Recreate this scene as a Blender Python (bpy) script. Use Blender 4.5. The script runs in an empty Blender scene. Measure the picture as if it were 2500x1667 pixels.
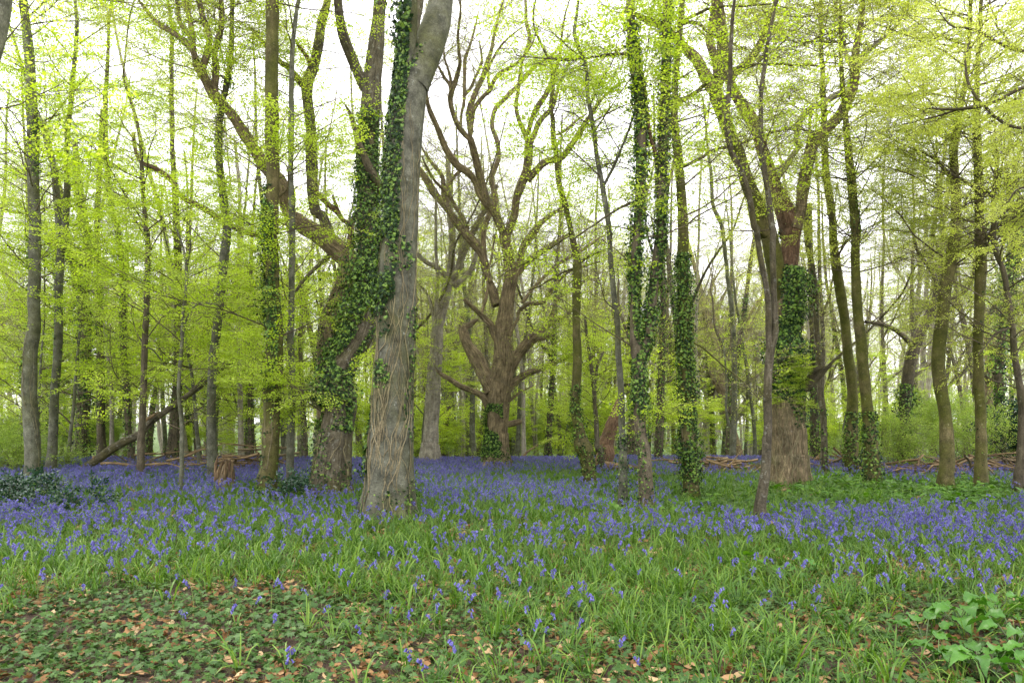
import bpy, math, random
import numpy as np
from mathutils import Vector, Matrix

# ------------------------------------------------------------------ camera, world, sun, exposure
sc = bpy.context.scene
EYE = 1.6
FPX = 1667.0            # focal length in pixels of a 2500 px wide picture
HOR = 1028.0            # row of the horizon
cam_d = bpy.data.cameras.new("camera"); cam = bpy.data.objects.new("camera", cam_d)
sc.collection.objects.link(cam); sc.camera = cam
cam_d.sensor_width = 36.0; cam_d.lens = 36.0 * FPX / 2500.0
cam.location = (0, 0, EYE); cam.rotation_euler = (math.radians(90), 0, 0)
cam_d.shift_y = (HOR - 833.5) / 2500.0
cam_d.clip_start = 0.1; cam_d.clip_end = 1500

SUN_EL, SUN_AZ = math.radians(58), math.radians(-35)
world = bpy.data.worlds.new("World"); sc.world = world; world.use_nodes = True
nt = world.node_tree; nt.nodes.clear()
def N(tree, t, **kw):
    n = tree.nodes.new(t)
    for k, v in kw.items(): setattr(n, k, v)
    return n
out = N(nt, 'ShaderNodeOutputWorld'); bg = N(nt, 'ShaderNodeBackground'); bg.inputs['Strength'].default_value = 0.115
sky = N(nt, 'ShaderNodeTexSky'); sky.sky_type = 'NISHITA'; sky.sun_disc = False
sky.sun_elevation = SUN_EL; sky.sun_rotation = -SUN_AZ; sky.dust_density = 3.0; sky.air_density = 1.0
tc = N(nt, 'ShaderNodeTexCoord'); cn = N(nt, 'ShaderNodeTexNoise'); cn.inputs['Scale'].default_value = 2.2; cn.inputs['Detail'].default_value = 5
cr = N(nt, 'ShaderNodeMapRange'); cr.inputs['From Min'].default_value = 0.3; cr.inputs['From Max'].default_value = 0.65
cr.inputs['To Min'].default_value = 0.82; cr.inputs['To Max'].default_value = 1.0
mx = N(nt, 'ShaderNodeMix', data_type='RGBA'); mx.inputs['B'].default_value = (10.2, 10.0, 10.6, 1)   # the cloud sheet
nt.links.new(tc.outputs['Generated'], cn.inputs['Vector']); nt.links.new(cn.outputs['Fac'], cr.inputs['Value'])
nt.links.new(cr.outputs['Result'], mx.inputs['Factor']); nt.links.new(sky.outputs['Color'], mx.inputs['A'])
nt.links.new(mx.outputs['Result'], bg.inputs['Color']); nt.links.new(bg.outputs['Background'], out.inputs['Surface'])
sun_d = bpy.data.lights.new("sun", 'SUN'); sun_d.energy = 1.5; sun_d.angle = math.radians(14); sun_d.color = (1, 0.94, 0.82)
sun = bpy.data.objects.new("sun", sun_d); sc.collection.objects.link(sun)
sdir = Vector((math.cos(SUN_EL) * math.sin(SUN_AZ), math.cos(SUN_EL) * math.cos(SUN_AZ), math.sin(SUN_EL)))
sun.rotation_euler = sdir.to_track_quat('Z', 'Y').to_euler()
sc.view_settings.view_transform = 'Standard'; sc.view_settings.look = 'None'
sc.view_settings.gamma = 1.0; sc.view_settings.use_curve_mapping = False
sc.view_settings.exposure = 1.5
cy = sc.cycles
cy.max_bounces = 7; cy.diffuse_bounces = 4; cy.glossy_bounces = 2; cy.transmission_bounces = 5; cy.transparent_max_bounces = 4
cy.use_adaptive_sampling = True; cy.adaptive_threshold = 0.015
cy.use_denoising = True
try:
    cy.denoiser = 'OPENIMAGEDENOISE'; cy.denoising_prefilter = 'ACCURATE'; cy.denoising_input_passes = 'RGB_ALBEDO_NORMAL'
except Exception: pass

# ------------------------------------------------------------------ ground form
def gz(x, y):
    d = np.asarray(y, float); x = np.asarray(x, float)
    drop = -0.052 * np.clip(d - 25 - 0.05 * x, 0, 34)
    bump = 0.035 * np.sin(x * 0.8 + 1.3) * np.sin(d * 0.6 + 0.4) + 0.03 * np.sin(x * 0.31 + d * 0.23)
    return drop + bump * np.clip((d - 2) / 6, 0, 1)
# picture point (2500 px wide frame) <-> world, used to read distances off the photograph
def px(u, v, D): return np.array([(u - 1250) / FPX * D, D, EYE - (v - HOR) / FPX * D])
def ground_at(u, v):
    D = FPX * EYE / (v - HOR)
    for _ in range(6): D = FPX * (EYE - float(gz((u - 1250) / FPX * D, D))) / (v - HOR)
    return (u - 1250) / FPX * D, D

# ------------------------------------------------------------------ noise, meshes
def _h(ix, iy, iz, s):
    n = (ix * 374761393 + iy * 668265263 + iz * 2147483647 + s * 1274126177) & 0x7fffffff
    n = ((n ^ (n >> 13)) * 1274126177) & 0x7fffffff
    return ((n ^ (n >> 16)) & 0xffff) / 65535.0
def vnoise(p, s=0):
    p = np.asarray(p, float); i = np.floor(p).astype(np.int64); f = p - i; f = f * f * (3 - 2 * f)
    r = 0
    for a in (0, 1):
        for b in (0, 1):
            for c in (0, 1):
                w = (f[..., 0] if a else 1 - f[..., 0]) * (f[..., 1] if b else 1 - f[..., 1]) * (f[..., 2] if c else 1 - f[..., 2])
                r = r + w * _h(i[..., 0] + a, i[..., 1] + b, i[..., 2] + c, s)
    return r * 2 - 1
def n2(x, y, sc_, s=0):
    x = np.asarray(x, float); y = np.asarray(y, float)
    return vnoise(np.stack([x * sc_, y * sc_, np.zeros_like(x) + 0.5], -1), s)
def nrm(v): return v / np.maximum(np.linalg.norm(v, axis=-1, keepdims=True), 1e-9)

def link(o, parent=None):
    sc.collection.objects.link(o)
    if parent is not None: o.parent = parent
    return o
def tag(o, label=None, cat=None, group=None, kind=None):
    for k, v in (('label', label), ('category', cat), ('group', group), ('kind', kind)):
        if v: o[k] = v
    return o
def empty(name, loc, label, cat, group=None, rz=0):
    o = bpy.data.objects.new(name, None); o.location = [float(c) for c in loc]; o.rotation_euler = (0, 0, rz)
    o.empty_display_size = 0.2
    link(o); return tag(o, label, cat, group)
def raw_mesh(name, V, F3=None, F4=None, mats=(), mat3=None, mat4=None, smooth=True, attrs=None):
    """V (n,3); F3 (a,3); F4 (b,4)"""
    me = bpy.data.meshes.new(name)
    F3 = np.zeros((0, 3), int) if F3 is None else np.asarray(F3, int); F4 = np.zeros((0, 4), int) if F4 is None else np.asarray(F4, int)
    me.vertices.add(len(V)); me.vertices.foreach_set('co', np.asarray(V, np.float32).ravel())
    nl = F3.size + F4.size; me.loops.add(nl); me.loops.foreach_set('vertex_index', np.concatenate([F4.ravel(), F3.ravel()]).astype(np.int32))
    tot = np.concatenate([np.full(len(F4), 4), np.full(len(F3), 3)]).astype(np.int32)
    me.polygons.add(len(tot)); st = np.concatenate([[0], np.cumsum(tot)[:-1]]).astype(np.int32) if len(tot) else np.zeros(0, np.int32)
    me.polygons.foreach_set('loop_start', st)
    try: me.polygons.foreach_set('loop_total', tot)
    except Exception: pass
    for m in mats: me.materials.append(m)
    if mat3 is not None or mat4 is not None:
        a = np.zeros(len(F4), int) if mat4 is None else np.broadcast_to(mat4, (len(F4),)); b = np.zeros(len(F3), int) if mat3 is None else np.broadcast_to(mat3, (len(F3),))
        me.polygons.foreach_set('material_index', np.concatenate([a, b]).astype(np.int32))
    me.polygons.foreach_set('use_smooth', np.full(len(tot), bool(smooth)))
    for k, (typ, arr) in (attrs or {}).items():
        at = me.attributes.new(k, typ, 'POINT'); at.data.foreach_set('vector' if typ == 'FLOAT_VECTOR' else 'value', np.asarray(arr, np.float32 if typ != 'INT' else np.int32).ravel())
    me.update(calc_edges=True); me.validate()
    return me

def smooth_path(P, step):
    """Catmull-Rom through rows of P (any width), resampled about every `step` metres (first 3 columns are the position)."""
    P = np.asarray(P, float)
    if len(P) == 2: P = np.array([P[0], (P[0] + P[1]) / 2, P[1]])
    Q = np.vstack([2 * P[0] - P[1], P, 2 * P[-1] - P[-2]]); outp = []
    for i in range(1, len(Q) - 2):
        L = np.linalg.norm(Q[i + 1, :3] - Q[i, :3]); k = max(1, int(math.ceil(L / step)))
        t = np.arange(k)[:, None] / k; a, b, c, d = Q[i - 1], Q[i], Q[i + 1], Q[i + 2]
        outp.append(0.5 * ((2 * b) + (-a + c) * t + (2 * a - 5 * b + 4 * c - d) * t ** 2 + (-a + 3 * b - 3 * c + d) * t ** 3))
    outp.append(P[-1:]); return np.vstack(outp)

class Tubes:
    """collects tapering tubes and makes one mesh of them"""
    def __init__(s): s.by = {}; s.big = []
    def add(s, P, R, sides=5):
        s.by.setdefault((len(P), sides), []).append((np.asarray(P, float), np.asarray(R, float)))
    def arrays(s, disp=None):
        Vs, F4, BK, off = [], [], [], 0
        for (n, k), items in s.by.items():
            P = np.stack([i[0] for i in items]); R = np.stack([i[1] for i in items])
            T = nrm(np.gradient(P, axis=1)); D = nrm(P[:, -1] - P[:, 0])
            ref = np.zeros_like(D); ax = np.argmin(np.abs(D) + np.array([0.0, -0.25, 0.12]), axis=1); ref[np.arange(len(D)), ax] = 1
            A = nrm(np.cross(T, ref[:, None, :])); B = np.cross(T, A)
            ang = np.arange(k) / k * 2 * math.pi; c, si = np.cos(ang), np.sin(ang)
            ds = np.linalg.norm(np.diff(P, axis=1), axis=2); Ln = np.concatenate([np.zeros((len(P), 1)), np.cumsum(ds, 1)], 1)
            RR = np.broadcast_to(R[:, :, None], R.shape + (k,)).copy()
            Rm = R.mean(1)[:, None, None] * 0.5 + R[:, :, None] * 0.5
            off3 = np.arange(len(P))[:, None, None] * 3.7
            bk = np.stack([c[None, None, :] * Rm + off3, si[None, None, :] * Rm + 0 * off3, np.broadcast_to(Ln[:, :, None], RR.shape)], -1)
            if disp is not None: RR = RR * (1 + disp(bk, RR, ang[None, None, :] + 0 * RR, P[:, :, 2][:, :, None] + 0 * RR))
            V = P[:, :, None, :] + RR[..., None] * (A[:, :, None, :] * c[None, None, :, None] + B[:, :, None, :] * si[None, None, :, None])
            b = len(P); idx = (np.arange(b * n * k).reshape(b, n, k)) + off
            q = np.stack([idx[:, :-1, :], np.roll(idx, -1, 2)[:, :-1, :], np.roll(idx, -1, 2)[:, 1:, :], idx[:, 1:, :]], -1)
            Vs.append(V.reshape(-1, 3)); F4.append(q.reshape(-1, 4)); BK.append(bk.reshape(-1, 3)); off += b * n * k
        if not Vs: return np.zeros((0, 3)), np.zeros((0, 4), int), np.zeros((0, 3))
        return np.vstack(Vs), np.vstack(F4), np.vstack(BK)
    def obj(s, name, mat, parent=None, disp=None, kind=None, label=None, origin=None):
        V, F, BK = s.arrays(disp)
        if origin is not None: V = V - np.asarray(origin)
        me = raw_mesh(name, V, F4=F, mats=(mat,), attrs={'bk': ('FLOAT_VECTOR', BK)})
        o = link(bpy.data.objects.new(name, me), parent)
        if kind: o['kind'] = kind
        if label: o['label'] = label
        return o

# ------------------------------------------------------------------ materials
def new_mat(name):
    m = bpy.data.materials.new(name); m.use_nodes = True; m.node_tree.nodes.clear(); return m, m.node_tree
def ramp(t, fac, stops):
    r = N(t, 'ShaderNodeValToRGB'); e = r.color_ramp.elements
    while len(e) < len(stops): e.new(0.5)
    for el, (p, c) in zip(e, stops): el.position = p; el.color = (*c, 1)
    t.links.new(fac, r.inputs['Fac']); return r.outputs['Color']
def mixc(t, fac, a, b):
    m = N(t, 'ShaderNodeMix', data_type='RGBA')
    for s_, v in (('Factor', fac), ('A', a), ('B', b)):
        if isinstance(v, (tuple, float, int)): m.inputs[s_].default_value = (*v, 1) if isinstance(v, tuple) else v
        else: t.links.new(v, m.inputs[s_])
    return m.outputs['Result']
def noise(t, vec, scale, detail=4, rough=0.6, vscale=None):
    n = N(t, 'ShaderNodeTexNoise'); n.inputs['Scale'].default_value = scale; n.inputs['Detail'].default_value = detail; n.inputs['Roughness'].default_value = rough
    if vscale:
        mp = N(t, 'ShaderNodeMapping'); mp.inputs['Scale'].default_value = vscale; t.links.new(vec, mp.inputs['Vector']); vec = mp.outputs['Vector']
    t.links.new(vec, n.inputs['Vector']); return n.outputs['Fac']
def mrange(t, v, a, b, c=0.0, d=1.0):
    m = N(t, 'ShaderNodeMapRange')
    for k_, x in (('From Min', a), ('From Max', b), ('To Min', c), ('To Max', d)): m.inputs[k_].default_value = x
    t.links.new(v, m.inputs['Value']); return m.outputs['Result']

def bark(name, dark, light, algae, lichen, ridge=(14, 14, 2.2), ridge_amt=0.6, bump=0.02, algae_lo=0.42, rings=0.0, lich_lo=0.62):
    m, t = new_mat(name); at = N(t, 'ShaderNodeAttribute', attribute_name='bk'); v = at.outputs['Vector']
    tcn = N(t, 'ShaderNodeTexCoord'); oi = N(t, 'ShaderNodeObjectInfo')
    rd = noise(t, v, 1.0, 5, 0.65, ridge); fine = noise(t, v, 45, 3, 0.6)
    rr = mrange(t, rd, 0.32, 0.66)
    col = mixc(t, rr, dark, light)
    big = noise(t, tcn.outputs['Object'], 1.1, 4, 0.6); am = mrange(t, big, algae_lo, algae_lo + 0.2)
    col = mixc(t, am, col, algae)
    ln = noise(t, v, 9, 5, 0.7); lm = mrange(t, ln, lich_lo, lich_lo + 0.06, 0, 0.8)
    col = mixc(t, lm, col, lichen)
    hs = N(t, 'ShaderNodeHueSaturation'); t.links.new(mrange(t, oi.outputs['Random'], 0, 1, 0.82, 1.18), hs.inputs['Value']); t.links.new(col, hs.inputs['Color'])
    blot = noise(t, tcn.outputs['Object'], 3.7, 5, 0.75); hs2 = N(t, 'ShaderNodeHueSaturation'); t.links.new(mrange(t, blot, 0.34, 0.66, 0.55, 1.3), hs2.inputs['Value']); t.links.new(hs.outputs['Color'], hs2.inputs['Color']); hs = hs2
    fm = N(t, 'ShaderNodeMix', data_type='RGBA', blend_type='MULTIPLY'); fm.inputs['Factor'].default_value = 1
    fr = mrange(t, fine, 0.25, 0.75, 0.55, 1.25); cc = N(t, 'ShaderNodeCombineColor')
    for i_ in range(3): t.links.new(fr, cc.inputs[i_])
    t.links.new(hs.outputs['Color'], fm.inputs['A']); t.links.new(cc.outputs['Color'], fm.inputs['B'])
    p = N(t, 'ShaderNodeBsdfPrincipled'); p.inputs['Roughness'].default_value = 0.85; p.inputs['Specular IOR Level'].default_value = 0.25
    t.links.new(fm.outputs['Result'], p.inputs['Base Color'])
    ad = N(t, 'ShaderNodeMath', operation='MULTIPLY_ADD'); t.links.new(rr, ad.inputs[0]); ad.inputs[1].default_value = ridge_amt; t.links.new(fine, ad.inputs[2])
    src = ad.outputs[0]
    if rings:
        rg = noise(t, v, 1.0, 2, 0.5, (1.2, 1.2, 26)); a2 = N(t, 'ShaderNodeMath', operation='MULTIPLY_ADD'); t.links.new(rg, a2.inputs[0]); a2.inputs[1].default_value = rings; t.links.new(src, a2.inputs[2]); src = a2.outputs[0]
    bp = N(t, 'ShaderNodeBump'); bp.inputs['Strength'].default_value = 0.9; bp.inputs['Distance'].default_value = bump; t.links.new(src, bp.inputs['Height'])
    t.links.new(bp.outputs['Normal'], p.inputs['Normal'])
    o = N(t, 'ShaderNodeOutputMaterial'); t.links.new(p.outputs['BSDF'], o.inputs['Surface']); return m
BARK = {
 'beech': bark('beech_bark', (0.075, 0.078, 0.052), (0.19, 0.19, 0.135), (0.10, 0.105, 0.042), (0.33, 0.35, 0.28), ridge=(7, 7, 5), ridge_amt=0.35, bump=0.006, rings=0.8, algae_lo=0.45),
 'oak': bark('oak_bark', (0.09, 0.066, 0.034), (0.42, 0.33, 0.19), (0.15, 0.12, 0.06), (0.34, 0.30, 0.22), ridge=(26, 26, 3.4), ridge_amt=1.6, bump=0.035, algae_lo=0.55),
 'greyoak': bark('grey_oak_bark', (0.055, 0.045, 0.026), (0.20, 0.175, 0.115), (0.11, 0.10, 0.035), (0.31, 0.31, 0.24), ridge=(22, 22, 3), ridge_amt=1.1, bump=0.02, algae_lo=0.48, lich_lo=0.58),
 'moss': bark('mossy_bark', (0.07, 0.06, 0.022), (0.19, 0.155, 0.075), (0.085, 0.09, 0.016), (0.27, 0.27, 0.14), ridge=(10, 10, 3), ridge_amt=0.4, bump=0.008, algae_lo=0.36),
 'dark': bark('dark_bark', (0.055, 0.045, 0.028), (0.15, 0.125, 0.08), (0.09, 0.085, 0.03), (0.26, 0.26, 0.19), ridge=(14, 14, 3), ridge_amt=0.7, bump=0.01, algae_lo=0.5),
 'pale': bark('pale_bark', (0.22, 0.19, 0.14), (0.46, 0.42, 0.34), (0.22, 0.21, 0.11), (0.50, 0.50, 0.44), ridge=(18, 18, 2.6), ridge_amt=1.0, bump=0.02, algae_lo=0.55),
 'red': bark('red_oak_bark', (0.10, 0.055, 0.032), (0.30, 0.19, 0.115), (0.16, 0.12, 0.06), (0.32, 0.27, 0.2), ridge=(26, 26, 3.4), ridge_amt=1.3, bump=0.025, algae_lo=0.56),
}
TWIG = bark('twig_bark', (0.06, 0.045, 0.03), (0.17, 0.135, 0.09), (0.10, 0.09, 0.035), (0.28, 0.27, 0.2), bump=0.002)
TWIGP = bark('pale_twig_bark', (0.13, 0.10, 0.075), (0.30, 0.245, 0.185), (0.17, 0.15, 0.08), (0.36, 0.34, 0.28), bump=0.002)
VINE = bark('ivy_stem_bark', (0.15, 0.125, 0.065), (0.33, 0.285, 0.17), (0.2, 0.18, 0.085), (0.38, 0.35, 0.24), bump=0.003)
DEADW = bark('dead_wood', (0.10, 0.062, 0.03), (0.31, 0.22, 0.115), (0.17, 0.13, 0.06), (0.40, 0.34, 0.22), ridge=(30, 30, 2), bump=0.01, algae_lo=0.6)

def leafmat(name, a, b, c, trans=0.45, rough=0.5, spec=0.3, tcol=None, vein=False):
    """a..c: the range of leaf colours; tone = per-leaf random attribute"""
    m, t = new_mat(name); at = N(t, 'ShaderNodeAttribute', attribute_name='tone'); oi = N(t, 'ShaderNodeObjectInfo')
    ad = N(t, 'ShaderNodeMath', operation='MULTIPLY_ADD'); t.links.new(oi.outputs['Random'], ad.inputs[0]); ad.inputs[1].default_value = 0.45
    m2 = N(t, 'ShaderNodeMath', operation='MULTIPLY'); t.links.new(at.outputs['Fac'], m2.inputs[0]); m2.inputs[1].default_value = 0.55
    t.links.new(m2.outputs[0], ad.inputs[2]); col = ramp(t, ad.outputs[0], [(0.1, a), (0.5, b), (0.9, c)])
    if vein:
        tcn = N(t, 'ShaderNodeTexCoord'); fn = noise(t, tcn.outputs['Object'], 60, 3, 0.6)
        col = mixc(t, mrange(t, fn, 0.35, 0.75, 0, 0.35), col, tuple(min(1, x * 1.9 + 0.01) for x in b))
    p = N(t, 'ShaderNodeBsdfPrincipled'); p.inputs['Roughness'].default_value = rough; p.inputs['Specular IOR Level'].default_value = spec
    t.links.new(col, p.inputs['Base Color'])
    o = N(t, 'ShaderNodeOutputMaterial')
    if trans > 0:
        tr = N(t, 'ShaderNodeBsdfTranslucent'); hs = N(t, 'ShaderNodeHueSaturation'); hs.inputs['Saturation'].default_value = 1.1; hs.inputs['Value'].default_value = 1.35
        t.links.new(col, hs.inputs['Color']); t.links.new(hs.outputs['Color'], tr.inputs['Color'])
        ms = N(t, 'ShaderNodeMixShader'); ms.inputs[0].default_value = trans
        t.links.new(p.outputs['BSDF'], ms.inputs[1]); t.links.new(tr.outputs['BSDF'], ms.inputs[2]); t.links.new(ms.outputs[0], o.inputs['Surface'])
    else: t.links.new(p.outputs['BSDF'], o.inputs['Surface'])
    return m
M_LIME = leafmat('fresh_beech_leaf', (0.28, 0.40, 0.035), (0.41, 0.53, 0.065), (0.55, 0.65, 0.13), 0.55)
M_YELL = leafmat('opening_leaf', (0.34, 0.41, 0.06), (0.47, 0.54, 0.10), (0.60, 0.65, 0.18), 0.55)
M_SHRUB = leafmat('shrub_leaf', (0.15, 0.25, 0.035), (0.25, 0.36, 0.06), (0.36, 0.46, 0.10), 0.45)
M_IVY = leafmat('ivy_leaf', (0.007, 0.022, 0.005), (0.016, 0.044, 0.008), (0.045, 0.10, 0.014), 0.08, 0.5, 0.18)
M_IVYG = leafmat('ground_ivy_leaf', (0.022, 0.058, 0.011), (0.040, 0.094, 0.016), (0.080, 0.155, 0.024), 0.1, 0.5, 0.2, vein=True)
M_IVYT = leafmat('young_ivy_leaf', (0.06, 0.15, 0.02), (0.13, 0.25, 0.03), (0.24, 0.36, 0.05), 0.25, 0.4, 0.4)
M_LOW = leafmat('low_plant_leaf', (0.05, 0.13, 0.012), (0.085, 0.20, 0.018), (0.15, 0.29, 0.03), 0.3)
M_HOLLY = leafmat('holly_leaf', (0.012, 0.04, 0.015), (0.025, 0.07, 0.03), (0.05, 0.11, 0.05), 0.05, 0.25, 0.6)
M_GRASS = leafmat('bluebell_leaf', (0.045, 0.11, 0.015), (0.085, 0.18, 0.023), (0.18, 0.29, 0.04), 0.3, 0.42, 0.25)
M_ARUM = leafmat('arum_leaf', (0.03, 0.095, 0.010), (0.05, 0.145, 0.015), (0.085, 0.21, 0.022), 0.2, 0.4, 0.3, vein=True)
M_BELL = leafmat('bluebell_flower', (0.075, 0.065, 0.25), (0.125, 0.115, 0.38), (0.23, 0.215, 0.56), 0.25, 0.5, 0.3)
M_STEM = leafmat('flower_stem', (0.09, 0.12, 0.06), (0.14, 0.20, 0.06), (0.24, 0.33, 0.08), 0.1)
M_LITT = leafmat('dead_leaf', (0.09, 0.042, 0.014), (0.23, 0.12, 0.045), (0.52, 0.38, 0.21), 0.1, 0.7, 0.2, vein=True)

gm, t = new_mat('woodland_soil'); tcn = N(t, 'ShaderNodeTexCoord')
a1 = noise(t, tcn.outputs['Object'], 1.3, 6, 0.7); a2 = noise(t, tcn.outputs['Object'], 22, 5, 0.7)
col = ramp(t, a2, [(0.3, (0.03, 0.02, 0.012)), (0.55, (0.08, 0.05, 0.028)), (0.75, (0.17, 0.105, 0.06))])
sx = N(t, 'ShaderNodeSeparateXYZ'); t.links.new(tcn.outputs['Object'], sx.inputs[0])
farm = mrange(t, sx.outputs['Y'], 7, 12)
gcol = ramp(t, a1, [(0.35, (0.045, 0.085, 0.02)), (0.65, (0.10, 0.16, 0.035))])
col = mixc(t, farm, col, gcol)
p = N(t, 'ShaderNodeBsdfPrincipled'); p.inputs['Roughness'].default_value = 0.95; t.links.new(col, p.inputs['Base Color'])
bp = N(t, 'ShaderNodeBump'); bp.inputs['Distance'].default_value = 0.04; t.links.new(a2, bp.inputs['Height']); t.links.new(bp.outputs['Normal'], p.inputs['Normal'])
o = N(t, 'ShaderNodeOutputMaterial'); t.links.new(p.outputs['BSDF'], o.inputs['Surface']); M_SOIL = gm

# ------------------------------------------------------------------ ground sheet
ys = np.concatenate([np.linspace(-40, 2, 12), np.linspace(2.6, 30, 90), np.linspace(31, 70, 40), np.geomspace(75, 900, 16)])
xs = np.concatenate([-np.geomspace(900, 32, 14), np.linspace(-30, 30, 91), np.geomspace(32, 900, 14)])
X, Y = np.meshgrid(xs, ys); Z = gz(X, Y); nx_, ny_ = len(xs), len(ys)
idx = np.arange(nx_ * ny_).reshape(ny_, nx_)
F = np.stack([idx[:-1, :-1], idx[:-1, 1:], idx[1:, 1:], idx[1:, :-1]], -1).reshape(-1, 4)
ground = link(bpy.data.objects.new('ground', raw_mesh('ground', np.stack([X, Y, Z], -1).reshape(-1, 3), F4=F, mats=(M_SOIL,))))
tag(ground, 'woodland floor of dark soil and leaf litter under the bluebells', None, None, 'structure')

# ------------------------------------------------------------------ scattering (geometry nodes)
def eul(R):
    return np.stack([np.arctan2(R[..., 2, 1], R[..., 2, 2]), -np.arcsin(np.clip(R[..., 2, 0], -1, 1)), np.arctan2(R[..., 1, 0], R[..., 0, 0])], -1)
_groups = {}
def scatter_group(key, protos):
    if key in _groups: return _groups[key]
    g = bpy.data.node_groups.new('scatter_' + key, 'GeometryNodeTree')
    g.interface.new_socket('Geometry', in_out='INPUT', socket_type='NodeSocketGeometry'); g.interface.new_socket('Geometry', in_out='OUTPUT', socket_type='NodeSocketGeometry')
    gi = N(g, 'NodeGroupInput'); go = N(g, 'NodeGroupOutput'); jn = N(g, 'GeometryNodeJoinGeometry')
    for pr in protos:
        oi = N(g, 'GeometryNodeObjectInfo'); oi.inputs['Object'].default_value = pr; oi.inputs['As Instance'].default_value = False
        gt = N(g, 'GeometryNodeGeometryToInstance'); g.links.new(oi.outputs['Geometry'], gt.inputs[0]); g.links.new(gt.outputs[0], jn.inputs[0])
    def attr(n_, ty):
        a = N(g, 'GeometryNodeInputNamedAttribute'); a.data_type = ty; a.inputs['Name'].default_value = n_; return a.outputs['Attribute']
    ip = N(g, 'GeometryNodeInstanceOnPoints'); ip.inputs['Pick Instance'].default_value = True
    g.links.new(gi.outputs[0], ip.inputs['Points']); g.links.new(jn.outputs[0], ip.inputs['Instance'])
    g.links.new(attr('idx', 'INT'), ip.inputs['Instance Index'])
    er = N(g, 'FunctionNodeEulerToRotation'); g.links.new(attr('rot', 'FLOAT_VECTOR'), er.inputs[0]); g.links.new(er.outputs[0], ip.inputs['Rotation'])
    g.links.new(attr('scl', 'FLOAT'), ip.inputs['Scale']); g.links.new(ip.outputs[0], go.inputs[0])
    _groups[key] = g; return g
def scatter(name, key, protos, P, ROT, S, rng, parent=None, kind='stuff', idx=None):
    P = np.asarray(P, float).reshape(-1, 3); n = len(P)
    if n == 0: return None
    idx = rng.integers(0, len(protos), n) if idx is None else idx
    me = bpy.data.meshes.new(name); me.vertices.add(n); me.vertices.foreach_set('co', P.astype(np.float32).ravel())
    for k_, ty, arr in (('rot', 'FLOAT_VECTOR', ROT), ('scl', 'FLOAT', S), ('idx', 'INT', idx)):
        a = me.attributes.new(k_, ty, 'POINT'); a.data.foreach_set('vector' if ty == 'FLOAT_VECTOR' else 'value', np.asarray(arr, np.int32 if ty == 'INT' else np.float32).ravel())
    me.update(); o = link(bpy.data.objects.new(name, me), parent); o['kind'] = kind
    md = o.modifiers.new('scatter', 'NODES'); md.node_group = scatter_group(key, protos); return o

# ------------------------------------------------------------------ small plant pieces used by the scatters
class Bits:
    def __init__(s): s.V = []; s.F3 = []; s.F4 = []; s.m3 = []; s.m4 = []; s.tn = []; s.bk = []; s.n = 0
    def add(s, V, F3=None, F4=None, mat=0, tone=0.5):
        V = np.asarray(V, float)
        if F3 is not None and len(F3): s.F3.append(np.asarray(F3) + s.n); s.m3 += [mat] * len(F3)
        if F4 is not None and len(F4): s.F4.append(np.asarray(F4) + s.n); s.m4 += [mat] * len(F4)
        s.V.append(V); s.tn.append(np.full(len(V), tone)); s.bk.append(V * 1.0); s.n += len(V)
    def tube(s, P, R, k=3, mat=0, tone=0.5):
        T = Tubes(); T.add(P, R, k); V, F, _ = T.arrays(); s.add(V, F4=F, mat=mat, tone=tone)
    def mesh(s, name, mats, smooth=True):
        return raw_mesh(name, np.vstack(s.V), np.vstack(s.F3) if s.F3 else None, np.vstack(s.F4) if s.F4 else None, mats,
                        s.m3 if s.F3 else None, s.m4 if s.F4 else None, smooth, {'tone': ('FLOAT', np.concatenate(s.tn)), 'bk': ('FLOAT_VECTOR', np.vstack(s.bk))})
def proto(name, bits, mats, smooth=True): return bpy.data.objects.new(name, bits.mesh(name, mats, smooth))
def frame(d, up):
    d = nrm(np.asarray(d, float)); z = np.asarray(up, float); z = nrm(z - d * np.dot(z, d)); return np.stack([d, np.cross(z, d), z], 1)
LEAF = np.array([[0, 0, 0], [0.32, 0.27, 0.05], [0.7, 0.22, 0.04], [1, 0, -0.08], [0.7, -0.22, 0.04], [0.32, -0.27, 0.05], [0.5, 0, -0.03]])
LEAFF = [[0, 6, 1], [1, 6, 2], [2, 6, 3], [3, 6, 4], [4, 6, 5], [5, 6, 0]]
LEAFS = LEAF[:6]; LEAFSF = [[0, 2, 1], [0, 3, 2], [0, 4, 3], [0, 5, 4]]
def put_leaf(b, p, d, up, L, mat, tone, small=False, wid=1.0):
    R = frame(d, up); V = (LEAFS if small else LEAF) * [L, L * wid, L]; b.add(V @ R.T + p, F3=LEAFSF if small else LEAFF, mat=mat, tone=tone)
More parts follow.
